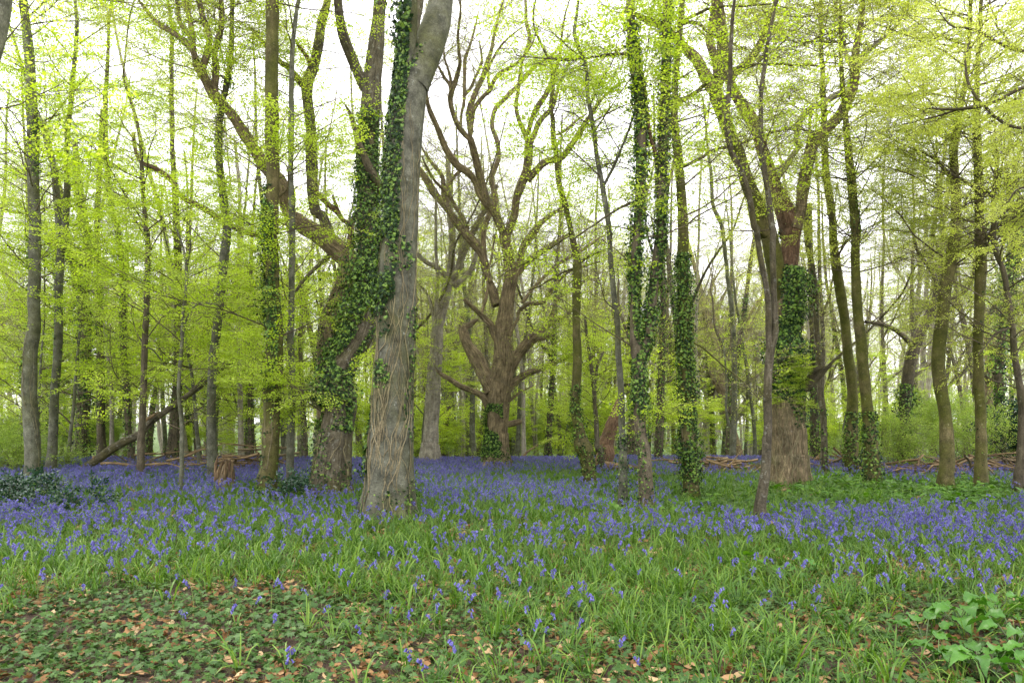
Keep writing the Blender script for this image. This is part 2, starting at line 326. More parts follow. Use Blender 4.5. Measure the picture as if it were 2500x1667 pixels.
def spray(rng, L=1.0, leaf=0.055, gap=0.05, side=9, flat=1.0, prob=1.0, small=False, droop=0.12):
    b = Bits(); n = 6; t_ = np.linspace(0, 1, n)
    wob = np.cumsum(rng.normal(0, 0.03, (n, 3)), 0); P = np.stack([t_ * L, wob[:, 0] * L, -droop * L * t_ ** 2 + wob[:, 1] * L * (1 - 0.6 * flat)], 1); P[0] = 0
    b.tube(P, np.linspace(0.004, 0.0012, n) * L, 3, 0)
    def leaves(Q, sgn0):
        ln = np.linalg.norm(Q[-1] - Q[0]); m = max(2, int(ln / gap)); sg = sgn0
        for i in range(m + 1):
            u = (i + 0.6) / (m + 1); j = min(int(u * (len(Q) - 1)), len(Q) - 2); f = u * (len(Q) - 1) - j; p = Q[j] * (1 - f) + Q[j + 1] * f
            if rng.random() > prob: sg = -sg; continue
            d = nrm(Q[j + 1] - Q[j]); up = np.array([0, 0, 1.0]) + rng.normal(0, 0.35 + 0.5 * (1 - flat), 3); sd = nrm(np.cross(up, d)) * sg
            put_leaf(b, p, d * 0.5 + sd + np.array([0, 0, rng.normal(-0.15, 0.25)]), up, leaf * rng.uniform(0.65, 1.15), 1, rng.random(), small); sg = -sg
        put_leaf(b, Q[-1], nrm(Q[-1] - Q[-2]), (0, 0, 1), leaf, 1, rng.random(), small)
    sg = 1
    for k in range(side):
        u = 0.12 + 0.8 * (k + rng.uniform(-0.2, 0.2)) / side; x = u * (n - 1); j = int(x); f = x - j; p = P[j] * (1 - f) + P[j + 1] * f
        l2 = L * (0.5 - 0.33 * u) * rng.uniform(0.75, 1.2); an = rng.uniform(0.6, 1.0) * sg
        d = np.array([math.cos(an), math.sin(an) * (flat + (1 - flat) * rng.uniform(-1, 1)), (1 - flat) * rng.uniform(-0.8, 1.1)])
        bend = rng.normal(0, 0.08, 3); Q = np.stack([p + d * l2 * s_ + bend * l2 * s_ * s_ + np.array([0, 0, -0.1 * l2 * s_ * s_]) for s_ in (0, 0.35, 0.7, 1.0)])
        b.tube(Q, np.linspace(0.0018, 0.0008, 4) * L, 3, 0); leaves(Q, sg); sg = -sg
    leaves(P[3:], sg); return b
_r = np.random.default_rng(5)
SP = {}
SP['lime'] = [proto('beech_spray', spray(_r, 0.95, 0.062, 0.052, 9, 0.9), (TWIG, M_LIME)) for _ in range(5)]
SP['limesparse'] = [proto('thin_beech_spray', spray(_r, 0.95, 0.055, 0.07, 7, 0.85, 0.55), (TWIG, M_LIME)) for _ in range(4)]
SP['yell'] = [proto('opening_spray', spray(_r, 0.95, 0.040, 0.031, 13, 0.6, 0.9, True), (TWIG, M_YELL)) for _ in range(4)]
SP['yellsparse'] = [proto('budding_spray', spray(_r, 1.0, 0.032, 0.06, 10, 0.4, 0.42, True), (TWIGP, M_YELL)) for _ in range(4)]
SP['bare'] = [proto('bare_spray', spray(_r, 1.2, 0.026, 0.09, 15, 0.25, 0.14, True), (TWIGP, M_YELL)) for _ in range(4)]
SP['shrub'] = [proto('shrub_spray', spray(_r, 0.8, 0.045, 0.045, 10, 0.4, 0.95, True), (TWIG, M_SHRUB)) for _ in range(4)]
SP['holly'] = [proto('holly_spray', spray(_r, 0.42, 0.06, 0.032, 7, 0.2, 1.0), (TWIG, M_HOLLY)) for _ in range(3)]
def ivy_leaf_bits(rng, stalk=True):
    a = np.radians([0, 18, 42, 68, 98, 135, 165]); r = np.array([1.05, 0.5, 0.82, 0.44, 0.72, 0.42, 0.25])
    r = r * rng.uniform(0.9, 1.1, 7); pts = [[r[i] * math.cos(a[i]), r[i] * math.sin(a[i])] for i in range(7)]
    pts += [[r[i] * math.cos(a[i]), -r[i] * math.sin(a[i])] for i in range(6, 0, -1)]
    V = np.array([[0, 0, 0.0]] + [[x, y, -0.22 * (x * x + y * y) + 0.16 * abs(y)] for x, y in pts]); V[:, :] *= 0.5; n = len(pts)
    b = Bits(); b.add(V, F3=[[0, i + 1, (i + 1) % n + 1] for i in range(n)], mat=1, tone=rng.random())
    if stalk: b.tube(np.array([[0, 0, 0], [-0.35, 0.02, -0.25], [-0.5, 0.04, -0.6]]), [0.02, 0.018, 0.015], 3, 0)
    return b
IVY = [proto('ivy_leaf', ivy_leaf_bits(_r, False), (M_STEM, M_IVY)) for _ in range(4)] + [proto('young_ivy_leaf', ivy_leaf_bits(_r, False), (M_STEM, M_IVYT)) for _ in range(2)]
IVYG = [proto('ground_ivy', ivy_leaf_bits(_r, True), (M_STEM, M_IVYG)) for _ in range(5)]
def dead_leaf_bits(rng):
    n = 11; a = np.linspace(0, 2 * math.pi, n, endpoint=False); lob = 1 + 0.22 * np.cos(a * 5 + rng.uniform(0, 6)) * rng.uniform(0, 1)
    x = 0.5 * np.cos(a) * lob; y = 0.3 * np.sin(a) * lob; c = rng.uniform(-0.9, 1.1); e = rng.uniform(-0.5, 0.9)
    V = np.array([[0, 0, 0.02]] + [[x[i], y[i], c * x[i] ** 2 + e * y[i] ** 2 * 2 + rng.normal(0, 0.03)] for i in range(n)])
    V2 = [[V[i + 1, 0] * 0.5, V[i + 1, 1] * 0.5, V[i + 1, 2] * 0.25 + rng.normal(0, 0.02)] for i in range(n)]
    V = np.vstack([V, V2]); b = Bits()
    b.add(V, F3=[[0, n + 1 + i, n + 1 + (i + 1) % n] for i in range(n)], F4=[[n + 1 + i, i + 1, (i + 1) % n + 1, n + 1 + (i + 1) % n] for i in range(n)], mat=0, tone=rng.random()); return b
DEAD = [proto('dead_leaf', dead_leaf_bits(_r), (M_LITT,)) for _ in range(8)]
def blade(b, rng, p, az, L, w, arch, mat=0, kink=False):
    n = 5; s_ = np.linspace(0, 1, n); el = rng.uniform(0.9, 1.45); d = np.array([math.cos(az), math.sin(az)]); pr = np.array([-d[1], d[0]]); V = []
    x = z = 0; e = el
    for i in range(n):
        ww = w * (0.7, 1, 1, 0.75, 0.08)[i] * 0.5; c = np.array([*(p[:2] + d * x), p[2] + z])
        V += [c + np.array([*(pr * ww), 0.25 * ww]), c - np.array([*(pr * ww), -0.25 * ww])]
        x += math.cos(e) * L / (n - 1); z += math.sin(e) * L / (n - 1); e -= arch * (0.5 + 0.5 * i) / (n - 1) * 1.3
        if kink and i == 2: e -= 0.9
    b.add(V, F4=[[2 * i, 2 * i + 1, 2 * i + 3, 2 * i + 2] for i in range(n - 1)], mat=mat, tone=rng.random())
def tuft(rng, n=15, rad=0.09, L=(0.2, 0.38), w=(0.007, 0.013)):
    b = Bits(); lean = rng.uniform(0, 6.28)
    for _ in range(n):
        az = rng.uniform(0, 6.28) if rng.random() < 0.6 else lean + rng.normal(0, 0.6); q = rng.uniform(0, rad)
        blade(b, rng, np.array([q * math.cos(az), q * math.sin(az), -0.01]), az + rng.normal(0, 0.5), rng.uniform(*L), rng.uniform(*w), rng.uniform(0.5, 2.4), 0, rng.random() < 0.12)
    return b
TUFT = [proto('leaf_tuft', tuft(_r), (M_GRASS,)) for _ in range(7)]
TUFTN = [proto('open_leaf_tuft', tuft(_r, 9, 0.06, (0.2, 0.42), (0.008, 0.015)), (M_GRASS,)) for _ in range(6)]
def bell(b, rng, p, d, L, mat):
    R = frame(d, (0.1, 0.2, 1.0) if abs(d[2]) < 0.9 else (1, 0, 0)); k = 5; rings = []
    for s_, r_ in ((0, 0.10), (0.2, 0.24), (0.75, 0.23), (1.0, 0.42)):
        a = np.arange(k) / k * 6.283; rings += [[s_ * L, r_ * L * math.cos(q), r_ * L * math.sin(q)] for q in a]
    V = np.array(rings) @ R.T + p; F4 = [[i * k + j, i * k + (j + 1) % k, (i + 1) * k + (j + 1) % k, (i + 1) * k + j] for i in range(3) for j in range(k)]
    b.add(V, F4=F4, mat=mat, tone=rng.random())
def bluebell(rng, H=0.34, parts=False, tall=1.0):
    """stem rising and nodding at the tip with one-sided hanging bells"""
    H = H * tall; az = rng.uniform(0, 6.28); d = np.array([math.cos(az), math.sin(az), 0]); ln = rng.uniform(0.02, 0.14)
    P = np.array([d * ln * H * s_ ** 2 + d * H * 0.10 * max(0, s_ - 0.72) / 0.28 * 1.0 + np.array([0, 0, H * (s_ - 0.10 * max(0, (s_ - 0.82) / 0.18) ** 2)]) for s_ in np.linspace(0, 1, 8)])
    st = Bits(); st.tube(P, np.linspace(0.0028, 0.0014, 8), 4, 0, rng.random()); bells = []
    nb = rng.integers(6, 11)
    for i in range(nb):
        u = 0.70 + 0.30 * (i + 0.5) / nb; x = u * 7; j = min(int(x), 6); p = P[j] * (1 - (x - j)) + P[j + 1] * (x - j)
        a2 = az + rng.normal(0, 0.9); o_ = np.array([math.cos(a2), math.sin(a2), 0]) * rng.uniform(0.006, 0.014)
        bb = Bits(); bell(bb, rng, p + o_, np.array([math.cos(a2) * 0.55, math.sin(a2) * 0.55, -1.0 + 0.35 * (1 - i / nb)]), rng.uniform(0.018, 0.025), 0 if parts else 1); bells.append(bb)
    if parts: return st, bells
    for bb in bells:
        for V_, F_ in zip(bb.V, bb.F4): st.add(V_, F4=F_, mat=1, tone=bb.tn[0][0])
    return st
BLUE = [proto('bluebell_plant', bluebell(_r), (M_STEM, M_BELL)) for _ in range(10)]
print('protos done')
# ------------------------------------------------------------------ trees
FR = {'c1': (0, 0, 2.613), 'c2': (800, 0, 2.613), 'c3': (1650, 0, 2.613), 'c4': (0, 560, 2.613), 'c5': (800, 560, 2.613), 'c6': (1650, 560, 2.613),
      'g1': (0, 1060, 2.583), 'g2': (800, 1060, 2.583), 'g3': (1650, 1060, 2.583), 'K1': (1000, 500, 4), 'K2': (1000, 110, 4), 'K3': (1000, 0, 4),
      'K4': (1640, 0, 4), 'K5': (1640, 380, 4), 'K6': (650, 400, 4), 'R1': (1912, 600, 2.2857), 'R2': (1912, 980, 2.2857), 'R3': (1500, 980, 2.2857),
      'L4': (0, 980, 2.2857), 'd': (0, 0, 0.9408), 's': (0, 0, 1.0)}
def survey(items):
    """measured points -> rows (u, v, width) in the 2500 px frame"""
    fr = FR['s']; o_ = []
    for it in items:
        if isinstance(it, str): fr = FR[it]; continue
        o_.append((fr[0] + it[0] / fr[2], fr[1] + it[1] / fr[2], it[2] / fr[2]))
    return np.array(o_)
def grow(T, tips, rng, p, d, L, r, lvl, wig=0.16, trop=0.05, kids=6, spread=0.9, n=7, sides=5, flat=0.0, ratio=0.5):
    P = [np.array(p, float)]; d = nrm(np.asarray(d, float)); D = [d]; st = L / (n - 1)
    for i in range(n - 1):
        d = d + rng.normal(0, wig, 3) * (1, 1, 1 - 0.5 * flat); d[2] += trop; d = nrm(d); P.append(P[-1] + d * st); D.append(d)
    P = np.array(P); T.add(P, r * np.linspace(1, 0.3, n) ** 1.0, sides)
    if lvl <= 0:
        for i in range(2, n, 2): tips.append((P[i], D[i]))
        tips.append((P[-1], D[-1])); return
    k = max(2, int(kids * rng.uniform(0.8, 1.2))); sg = 1
    for i in range(k):
        u = 0.2 + 0.8 * (i + rng.uniform(0.2, 0.8)) / k; x = u * (n - 1); j = min(int(x), n - 2); q = P[j] * (1 - x + j) + P[j + 1] * (x - j); dd = D[j]
        s_ = nrm(np.cross(dd, [0, 0, 1]) + rng.normal(0, 0.15, 3)) * sg; up = nrm(np.cross(s_, dd)); sg = -sg
        ph = rng.uniform(-1, 1) * (1.4 - 1.1 * flat); an = spread * rng.uniform(0.7, 1.2)
        nd = dd * math.cos(an) + (s_ * math.cos(ph) + up * math.sin(ph)) * math.sin(an)
        grow(T, tips, rng, q, nd, L * ratio * (1.15 - 0.55 * u) * rng.uniform(0.75, 1.2), r * (1 - 0.65 * u) * 0.55, lvl - 1, wig, trop, max(3, kids - 1), spread, max(5, n - 1), max(3, sides - 1), flat, ratio)
    tips.append((P[-1], D[-1]))
def add_crown(root, tips, rng, mix, scale=(0.7, 1.1), name='crown'):
    """mix: {spray kind: share}"""
    if not tips: return
    P = np.array([t_[0] for t_ in tips]); Dv = np.array([t_[1] for t_ in tips]); n = len(P)
    az = np.arctan2(Dv[:, 1], Dv[:, 0]) + rng.normal(0, 0.5, n); pit = np.clip(np.arcsin(np.clip(Dv[:, 2], -1, 1)) * 0.55, -0.6, 0.9)
    rot = np.stack([rng.normal(0, 0.3, n), -pit + rng.normal(0, 0.15, n), az], 1); s_ = rng.uniform(*scale, n)
    ks = list(mix); pr = np.array([mix[k] for k in ks], float); tot = min(1, pr.sum()); ch = rng.choice(len(ks) + 1, n, p=np.append(pr / pr.sum() * tot, 1 - tot))
    for i, k in enumerate(ks):
        m = ch == i
        if m.any(): scatter(name if i == 0 else 'spray_layer', k, SP[k], P[m], rot[m], s_[m], rng, root)

def leaf_rots(Nv, rng, tilt=0.35, tipdir=(0, 0, -1), lift=0.0):
    n = len(Nv); Z = nrm(Nv + rng.normal(0, tilt, (n, 3)) + np.array([0, 0, lift])); t0 = np.broadcast_to(np.array(tipdir, float), (n, 3)) + rng.normal(0, 0.45, (n, 3))
    Xv = nrm(t0 - Z * np.sum(t0 * Z, 1, keepdims=True)); Yv = np.cross(Z, Xv); return eul(np.stack([Xv, Yv, Z], -1))
def ivy_points(path, t0, t1, n, rng, az0=0.0, width=math.pi, thick=0.05, patch=0.0):
    """points and outward normals on a limb (rows x,y,z,r); az0: side (0 = towards +x, -pi/2 = towards the viewer)"""
    L = np.concatenate([[0], np.cumsum(np.linalg.norm(np.diff(path[:, :3], axis=0), axis=1))]); s_ = rng.uniform(t0, t1, n) * L[-1]
    C = np.stack([np.interp(s_, L, path[:, i]) for i in range(4)], 1); a = az0 + rng.uniform(-width, width, n)
    T = nrm(np.gradient(path[:, :3], axis=0)); Tt = nrm(np.stack([np.interp(s_, L, T[:, i]) for i in range(3)], 1))
    e = np.stack([np.cos(a), np.sin(a), 0 * a], 1); e = nrm(e - Tt * np.sum(e * Tt, 1, keepdims=True))
    if patch > 0:
        m = vnoise(np.stack([a * 0.9, s_ * 1.6, 0 * a + t0 * 9], 1), 3) > (patch * 1.2 - 0.9); C, e = C[m], e[m]
    th = np.abs(rng.normal(0, thick, len(C))) * np.clip(0.9 + 1.5 * vnoise(np.stack([C[:, 0] * 2.5, C[:, 1] * 2.5, C[:, 2] * 1.8], 1), 17), 0.15, 2.6) + 0.012
    return C[:, :3] + e * (C[:, 3:4] + th[:, None]), e

ALL = []       # (x, y) of every stem, to keep procedural ones apart
class Tree:
    def __init__(s, kind, label, D, bk, group=None, seed=None, part='trunk'):
        s.rng = np.random.default_rng(seed if seed is not None else (abs(hash_(label)) % 99991)); s.D = D; s.bk = bk; s.kind = kind; s.label = label; s.samples = []; s.paths = []; s.tips = []; s.group = group; s.root = None
    def start(s, base):
        g = float(gz(base[0], base[1])); s.o = np.array([base[0], base[1], g]); s.root = empty(s.kind, s.o, s.label, 'tree', s.group); ALL.append((base[0], base[1]))
        s.twT = Tubes()
    def limb(s, items, name='limb', wob=None, dend=None, bk=None, disp=None, sides=None, step=None, keep=True, base=False, extra=None):
        S = survey(items); rng = s.rng
        if base or not s.samples: d0 = s.D
        else:
            A = np.vstack(s.samples); j = np.argmin(np.hypot(A[:, 0] - S[0, 0], A[:, 1] - S[0, 1])); d0 = A[j, 3]
        seg = np.concatenate([[0], np.cumsum(np.hypot(np.diff(S[:, 0]), np.diff(S[:, 1])))]); tl = seg / max(seg[-1], 1e-6); Lm = seg[-1] / FPX * d0
        if dend is None: dend = 0.0 if base else rng.choice([-1, 1]) * rng.uniform(0.2, 0.4) * Lm
        Dp = d0 + dend * tl ** 1.2
        W = np.array([[*px(S[i, 0], S[i, 1], Dp[i]), S[i, 2] / 2 / FPX * Dp[i]] for i in range(len(S))])
        if base:
            g = float(gz(W[0, 0], W[0, 1])); W = np.vstack([[W[0, 0] + 0.0, W[0, 1], g - 0.2, W[0, 3] * 1.12], W[W[:, 2] > g + 0.05]])
            if s.root is None: s.start(W[0])
        rad = W[:, 3].mean(); step = step or max(0.05, min(0.25, rad * 0.9)); Q = smooth_path(W, step); Q[:, 3] = np.maximum(Q[:, 3], 0.004)
        wb = rad * 0.12 if wob is None else wob; t_ = np.arange(len(Q)) * step
        for a_ in (0, 1): Q[:, a_] += wb * vnoise(np.stack([t_ * 1.3 / max(rad * 6, 0.3), t_ * 0 + rng.uniform(0, 50), t_ * 0], 1), a_) * np.clip(t_ / 0.5, 0, 1)
        Q[:, 3] *= 1 + 0.07 * vnoise(np.stack([t_ / max(rad * 2, 0.1), t_ * 0 + rng.uniform(0, 50), t_ * 0], 1), 7)
        s.samples.append(np.column_stack([np.interp(np.linspace(0, 1, 40), tl, S[:, 0]), np.interp(np.linspace(0, 1, 40), tl, S[:, 1]), np.linspace(0, 1, 40), np.interp(np.linspace(0, 1, 40), tl, Dp)]))
        if not base and len(Q) > 3: Q[:, :3] = Q[:, :3]
        sides = sides or (24 if rad > 0.25 else 14 if rad > 0.1 else 9 if rad > 0.04 else 6)
        T = Tubes(); T.add(Q[:, :3] - s.o, Q[:, 3], sides); ob = T.obj(name, BARK[bk or s.bk], s.root, disp)
        if keep: s.paths.append(Q)
        return Q
    def twigs(s, Q, n, L=(0.8, 1.8), t=(0.35, 1.0), lvl=1, r=None, up=0.15, out=1.0, trop=0.03, wig=0.16, kids=5, flat=0.5, side=None, ratio=0.5):
        rng = s.rng; Lq = len(Q)
        for i in range(n):
            u = rng.uniform(*t); j = min(int(u * (Lq - 1)), Lq - 2); p = Q[j, :3]; d = nrm(Q[j + 1, :3] - Q[j, :3]); a = rng.uniform(0, 6.283) if side is None else side + rng.normal(0, 0.8)
            e = np.array([math.cos(a), math.sin(a), 0]); e = nrm(e - d * np.dot(e, d)); ln = rng.uniform(*L)
            rr = r or min(Q[j, 3] * 0.45, 0.004 + 0.0065 * ln)
            grow(s.twT, s.tips, rng, p, nrm(e * out + d * 0.35 + np.array([0, 0, up])), ln, rr, lvl, wig, trop, kids, 0.85, 7, 5, flat, ratio)
    def top(s, Q, L=4.0, n=8, Lb=(1.2, 2.6), lvl=1):
        """carry a stem on above the picture's upper edge"""
        rng = s.rng; p, d = Q[-1, :3], nrm(Q[-1, :3] - Q[-3, :3]); d = nrm(d + np.array([0, 0, 0.6])); k = 9; P = [p]
        for i in range(k): d = nrm(d + rng.normal(0, 0.09, 3) + [0, 0, 0.05]); P.append(P[-1] + d * L / k)
        R = Q[-1, 3] * np.linspace(1, 0.25, k + 1); W = np.column_stack([np.array(P), R]); T = Tubes(); T.add(W[:, :3] - s.o, R, 8); T.obj('limb', BARK[s.bk], s.root)
        s.twigs(W, n, Lb, (0.1, 1), lvl); return W
    def ivy(s, Q, n, t=(0, 0.7), az0=-1.57, width=3.14, thick=0.05, patch=0.5, size=(0.05, 0.085), young=0.12):
        s.ivyp = getattr(s, 'ivyp', []); P, E = ivy_points(Q, t[0], t[1], n, s.rng, az0, width, thick, patch); s.ivyp.append((P, E, np.full(len(P), 0) + size[0] * 0.75 + (size[1] * 1.2 - size[0] * 0.75) * s.rng.random(len(P)) ** 1.6, young))
    def done(s, mix=None, scale=(0.7, 1.1), twigmat=None, ivykids=0):
        rng = s.rng
        if s.twT.by:
            by = {}
            for k, it in s.twT.by.items(): by[k] = [(P - s.o, R) for P, R in it]
            s.twT.by = by; s.twT.obj('twigs', twigmat or TWIG, s.root, kind='stuff')
        if mix and s.tips: add_crown(s.root, [(p - s.o, d) for p, d in s.tips], rng, mix, scale)
        if getattr(s, 'ivyp', None):
            P = np.vstack([i[0] for i in s.ivyp]) - s.o; E = np.vstack([i[1] for i in s.ivyp]); S = np.concatenate([i[2] for i in s.ivyp]); yg = np.concatenate([np.full(len(i[0]), i[3]) for i in s.ivyp])
            R = leaf_rots(E, rng, 0.4, lift=0.25); ix = np.where(rng.random(len(P)) < yg, rng.integers(4, 6, len(P)), rng.integers(0, 4, len(P)))
            if ivykids:
                fr_ = E[:, 1] < 0.1; cand = np.where(fr_)[0]; rng.shuffle(cand); cand = cand[np.argsort(-S[cand] + rng.normal(0, .01, len(cand)))][:ivykids]
                for i in cand:
                    o = bpy.data.objects.new('ivy_leaf', IVY[ix[i]].data); o.location = P[i]; o.rotation_euler = R[i]; o.scale = (S[i],) * 3; link(o, s.root)
                m = np.ones(len(P), bool); m[cand] = False; P, R, S, ix = P[m], R[m], S[m], ix[m]
            scatter('ivy', 'ivy', IVY, P, R, S, rng, s.root, idx=ix)
def hash_(x):
    h = 7
    for c in x: h = (h * 131 + ord(c)) % 1000003
    return h
def vines(tr, Q, n, rng, az=(-2.9, -0.3), t=(0.0, 0.5), r=(0.006, 0.018), name='ivy_stem'):
    """woody ivy stems clinging to the bark, each one a part"""
    Lq = np.concatenate([[0], np.cumsum(np.linalg.norm(np.diff(Q[:, :3], axis=0), axis=1))])
    for i in range(n):
        a = rng.uniform(*az); h0 = rng.uniform(0.02, 0.25) * rng.integers(0, 2); h1 = t[0] + (t[1] - t[0]) * rng.uniform(0.35, 1); k = max(8, int((h1 - h0) * Lq[-1] / 0.12)); hs = np.linspace(h0, h1, k) * Lq[-1]
        aa = a + np.cumsum(rng.normal(0, 0.085, k)) + 0.2 * np.sin(hs * rng.uniform(1.5, 4) + rng.uniform(0, 6)); C = np.stack([np.interp(hs, Lq, Q[:, c]) for c in range(4)], 1)
        rr = rng.uniform(*r); E = np.stack([np.cos(aa), np.sin(aa), 0 * aa], 1); P = C[:, :3] + E * (C[:, 3:4] * 1.03 + rr * 0.6)
        P = smooth_path(P, 0.05); T = Tubes(); T.add(P - tr.o, rr * np.linspace(1.15, 0.45, len(P)), 6); T.obj(name, VINE, tr.root)
        if rng.random() < 0.7 and k > 12:
            j = rng.integers(k // 5, k // 2); m = k - j; ab = aa[j] + np.cumsum(rng.normal(0.03 * rng.choice([-1, 1]), 0.06, m)); E = np.stack([np.cos(ab), np.sin(ab), 0 * ab], 1)
            P = smooth_path(C[j:, :3] + E * (C[j:, 3:4] * 1.03 + rr * 0.5), 0.06); T = Tubes(); T.add(P - tr.o, rr * 0.6 * np.linspace(1, 0.5, len(P)), 5); T.obj(name, VINE, tr.root)
def flare(h0, amp=0.25, hh=0.5, lobes=5, ph=0.0, ridge=0.0, rs=10.0, seed=1, lump=0.05):
    def f(bk, RR, ang, z):
        h = np.clip(bk[..., 2] - 0.2, 0, None); e = np.exp(-h / hh)
        o_ = amp * e * (0.35 + 0.65 * np.sin(lobes * ang + ph + 0.6 * np.sin(2 * ang + 1)))
        o_ = o_ + lump * vnoise(bk * [2.2, 2.2, 1.1], seed)
        if ridge: o_ = o_ - ridge * (np.abs(vnoise(bk * [rs, rs, 1.6], seed + 3)) - 0.25)
        return o_
    return f
def knobs(seed, lump=0.12, ridge=0.03):
    return lambda bk, RR, ang, z: lump * vnoise(bk * [4, 4, 2.2], seed) + ridge * vnoise(bk * [16, 16, 2.5], seed + 1)

# --- 1. the big pale beech with ivy stems
t1 = Tree('beech_tree', 'large grey forked beech in the foreground with ivy and woody ivy stems up its trunk', 11.0, 'beech')
Q1 = t1.limb(['g2', (385, 545, 375), (380, 490, 350), (388, 400, 318), (392, 250, 300), (395, 120, 290), (400, 0, 280), 'c5', (412, 1250, 268), (420, 1000, 257), (435, 750, 255), (442, 500, 253), (455, 200, 235), 'c2', (470, 1500, 225), (480, 1250, 232), (487, 1000, 240), (505, 800, 235), (528, 600, 232), (540, 480, 230)], 'trunk', base=True, sides=64, step=0.06, disp=flare(0, 0.22, 0.55, 6, 1.0, lump=0.04), wob=0.02)
Qa = t1.limb(['c2', (545, 560, 200), (605, 400, 190), (655, 260, 185), (700, 130, 170), (725, 0, 150), (745, -120, 140)], 'limb', dend=0.5, sides=40, step=0.08, wob=0.02, disp=flare(0, 0, 1, 1, 0, lump=0.03))
Qb = t1.limb(['c2', (510, 560, 170), (505, 400, 130), (515, 250, 105), (525, 120, 95), (525, 0, 90), (520, -150, 85)], 'limb', dend=-0.3, sides=28, step=0.08, wob=0.02)
for q in (Qa, Qb): t1.top(q, 5, 12, (1.5, 3))
rg = np.random.default_rng(77)
vines(t1, Q1, 9, rg, (-3.0, -1.5), (0.1, 0.62), (0.005, 0.014)); vines(t1, Q1, 6, rg, (-1.6, -0.25), (0.1, 0.5), (0.005, 0.013)); vines(t1, Q1, 9, rg, (-2.7, -0.9), (0.6, 1.0), (0.004, 0.010))
t1.ivy(Q1, 4200, (0.5, 1.0), -2.5, 1.0, 0.045, 0.38, (0.045, 0.09), 0.25); t1.ivy(Q1, 900, (0.42, 0.72), -1.2, 1.1, 0.03, 0.75, (0.05, 0.095), 0.3)
t1.ivy(Q1, 2600, (0.12, 0.56), -2.5, 0.9, 0.05, 0.55, (0.05, 0.10), 0.2); t1.ivy(Q1, 500, (0.05, 0.5), -0.4, 0.5, 0.03, 0.72, (0.04, 0.08), 0.15)
t1.ivy(Qb, 1500, (0.0, 1.0), -2.6, 1.3, 0.08, 0.3, (0.06, 0.11), 0.35); t1.ivy(Qa, 110, (0.05, 0.3), -2.3, 0.8, 0.03, 0.5, (0.05, 0.09), 0.4)
t1.ivy(Q1, 240, (0.0, 0.1), -1.6, 1.5, 0.05, 0.65, (0.04, 0.07), 0.3)
t1.done({'limesparse': 0.8}, ivykids=300)

# --- 2. leaning ivy oak behind it, with a snapped dead limb
t2 = Tree('oak_tree', 'leaning oak wrapped in dark ivy, directly left of the big grey beech', 14.6, 'greyoak')
Q2 = t2.limb(['c4', (2110, 1640, 250), (2125, 1500, 232), (2150, 1300, 215), (2185, 1100, 205), 'c5', (60, 950, 200), (120, 800, 190), (200, 650, 180), (262, 480, 170), (280, 250, 160), (285, 0, 150), 'c2', (262, 1400, 140), (262, 1150, 130), (255, 900, 120), (270, 700, 118), (290, 500, 115), (310, 300, 100), (325, 100, 85), (335, -80, 80)], 'trunk', base=True, sides=48, step=0.08, disp=flare(0, 0.28, 0.6, 7, 0.3, 0.10, 9, 5), dend=2.6)
q = t2.limb(['c2', (245, 560, 80), (200, 480, 72), (140, 340, 68), (100, 230, 65), (75, 100, 60), (60, -60, 55)], dend=-0.8); t2.top(q, 4, 8)
q = t2.limb(['c2', (380, 1300, 60), (340, 1200, 55), (270, 1080, 50), (210, 940, 42), (175, 820, 36), (145, 730, 25), (108, 665, 6)], 'dead_limb', dend=-0.5, bk='dark', disp=knobs(3))
q = t2.limb(['c2', (420, 900, 70), (470, 700, 60), (510, 560, 60), (560, 150, 60), (600, -60, 50)], dend=1.5); t2.top(q, 4, 8)
vines(t2, Q2, 12, rg, (-3.3, 0.1), (0.02, 0.22), (0.008, 0.02))
t2.ivy(Q2, 10500, (0.12, 0.42), -2.3, 1.8, 0.16, 0.14, (0.06, 0.10), 0.06); t2.ivy(Q2, 6500, (0.4, 0.72), -2.0, 2.0, 0.08, 0.28, (0.055, 0.09), 0.08); t2.ivy(Q2, 1100, (0.02, 0.15), -1.8, 1.6, 0.05, 0.6, (0.05, 0.08), 0.3)
t2.twigs(Q2, 9, (1.0, 2.2), (0.12, 0.3), 1, side=-2.6, up=0.1); t2.top(Q2, 5, 10)
t2.done({'lime': 0.75})

# --- 3. gnarled old oak with the great limb sweeping up to the left
t3 = Tree('oak_tree', 'gnarled brown oak whose thick limb sweeps up and left across the young beeches', 18.5, 'oak')
Q3 = t3.limb(['s', (812, 1170, 66), (806, 1050, 60), (800, 950, 56), 'c4', (2085, 700, 130), (2120, 560, 125), (2165, 430, 120), (2200, 330, 115), 'K6', (800, 950, 200), (700, 840, 190), (590, 740, 170), (480, 670, 160), (380, 620, 165), (320, 570, 130)], 'trunk', base=True, sides=32, step=0.1, disp=flare(0, 0.2, 0.5, 5, 0.3, 0.08, 9, 8, 0.14), dend=-0.5)
qa = t3.limb(['K6', (380, 620, 160), (310, 540, 120), (200, 460, 80), 'c1', (1790, 1180, 95), (1690, 1060, 85), (1640, 980, 82), (1570, 870, 75), (1500, 760, 66), (1440, 690, 60), (1370, 620, 62), (1330, 550, 60), (1290, 470, 56), (1250, 400, 58)], dend=-2.2, disp=knobs(11, 0.16), sides=18)
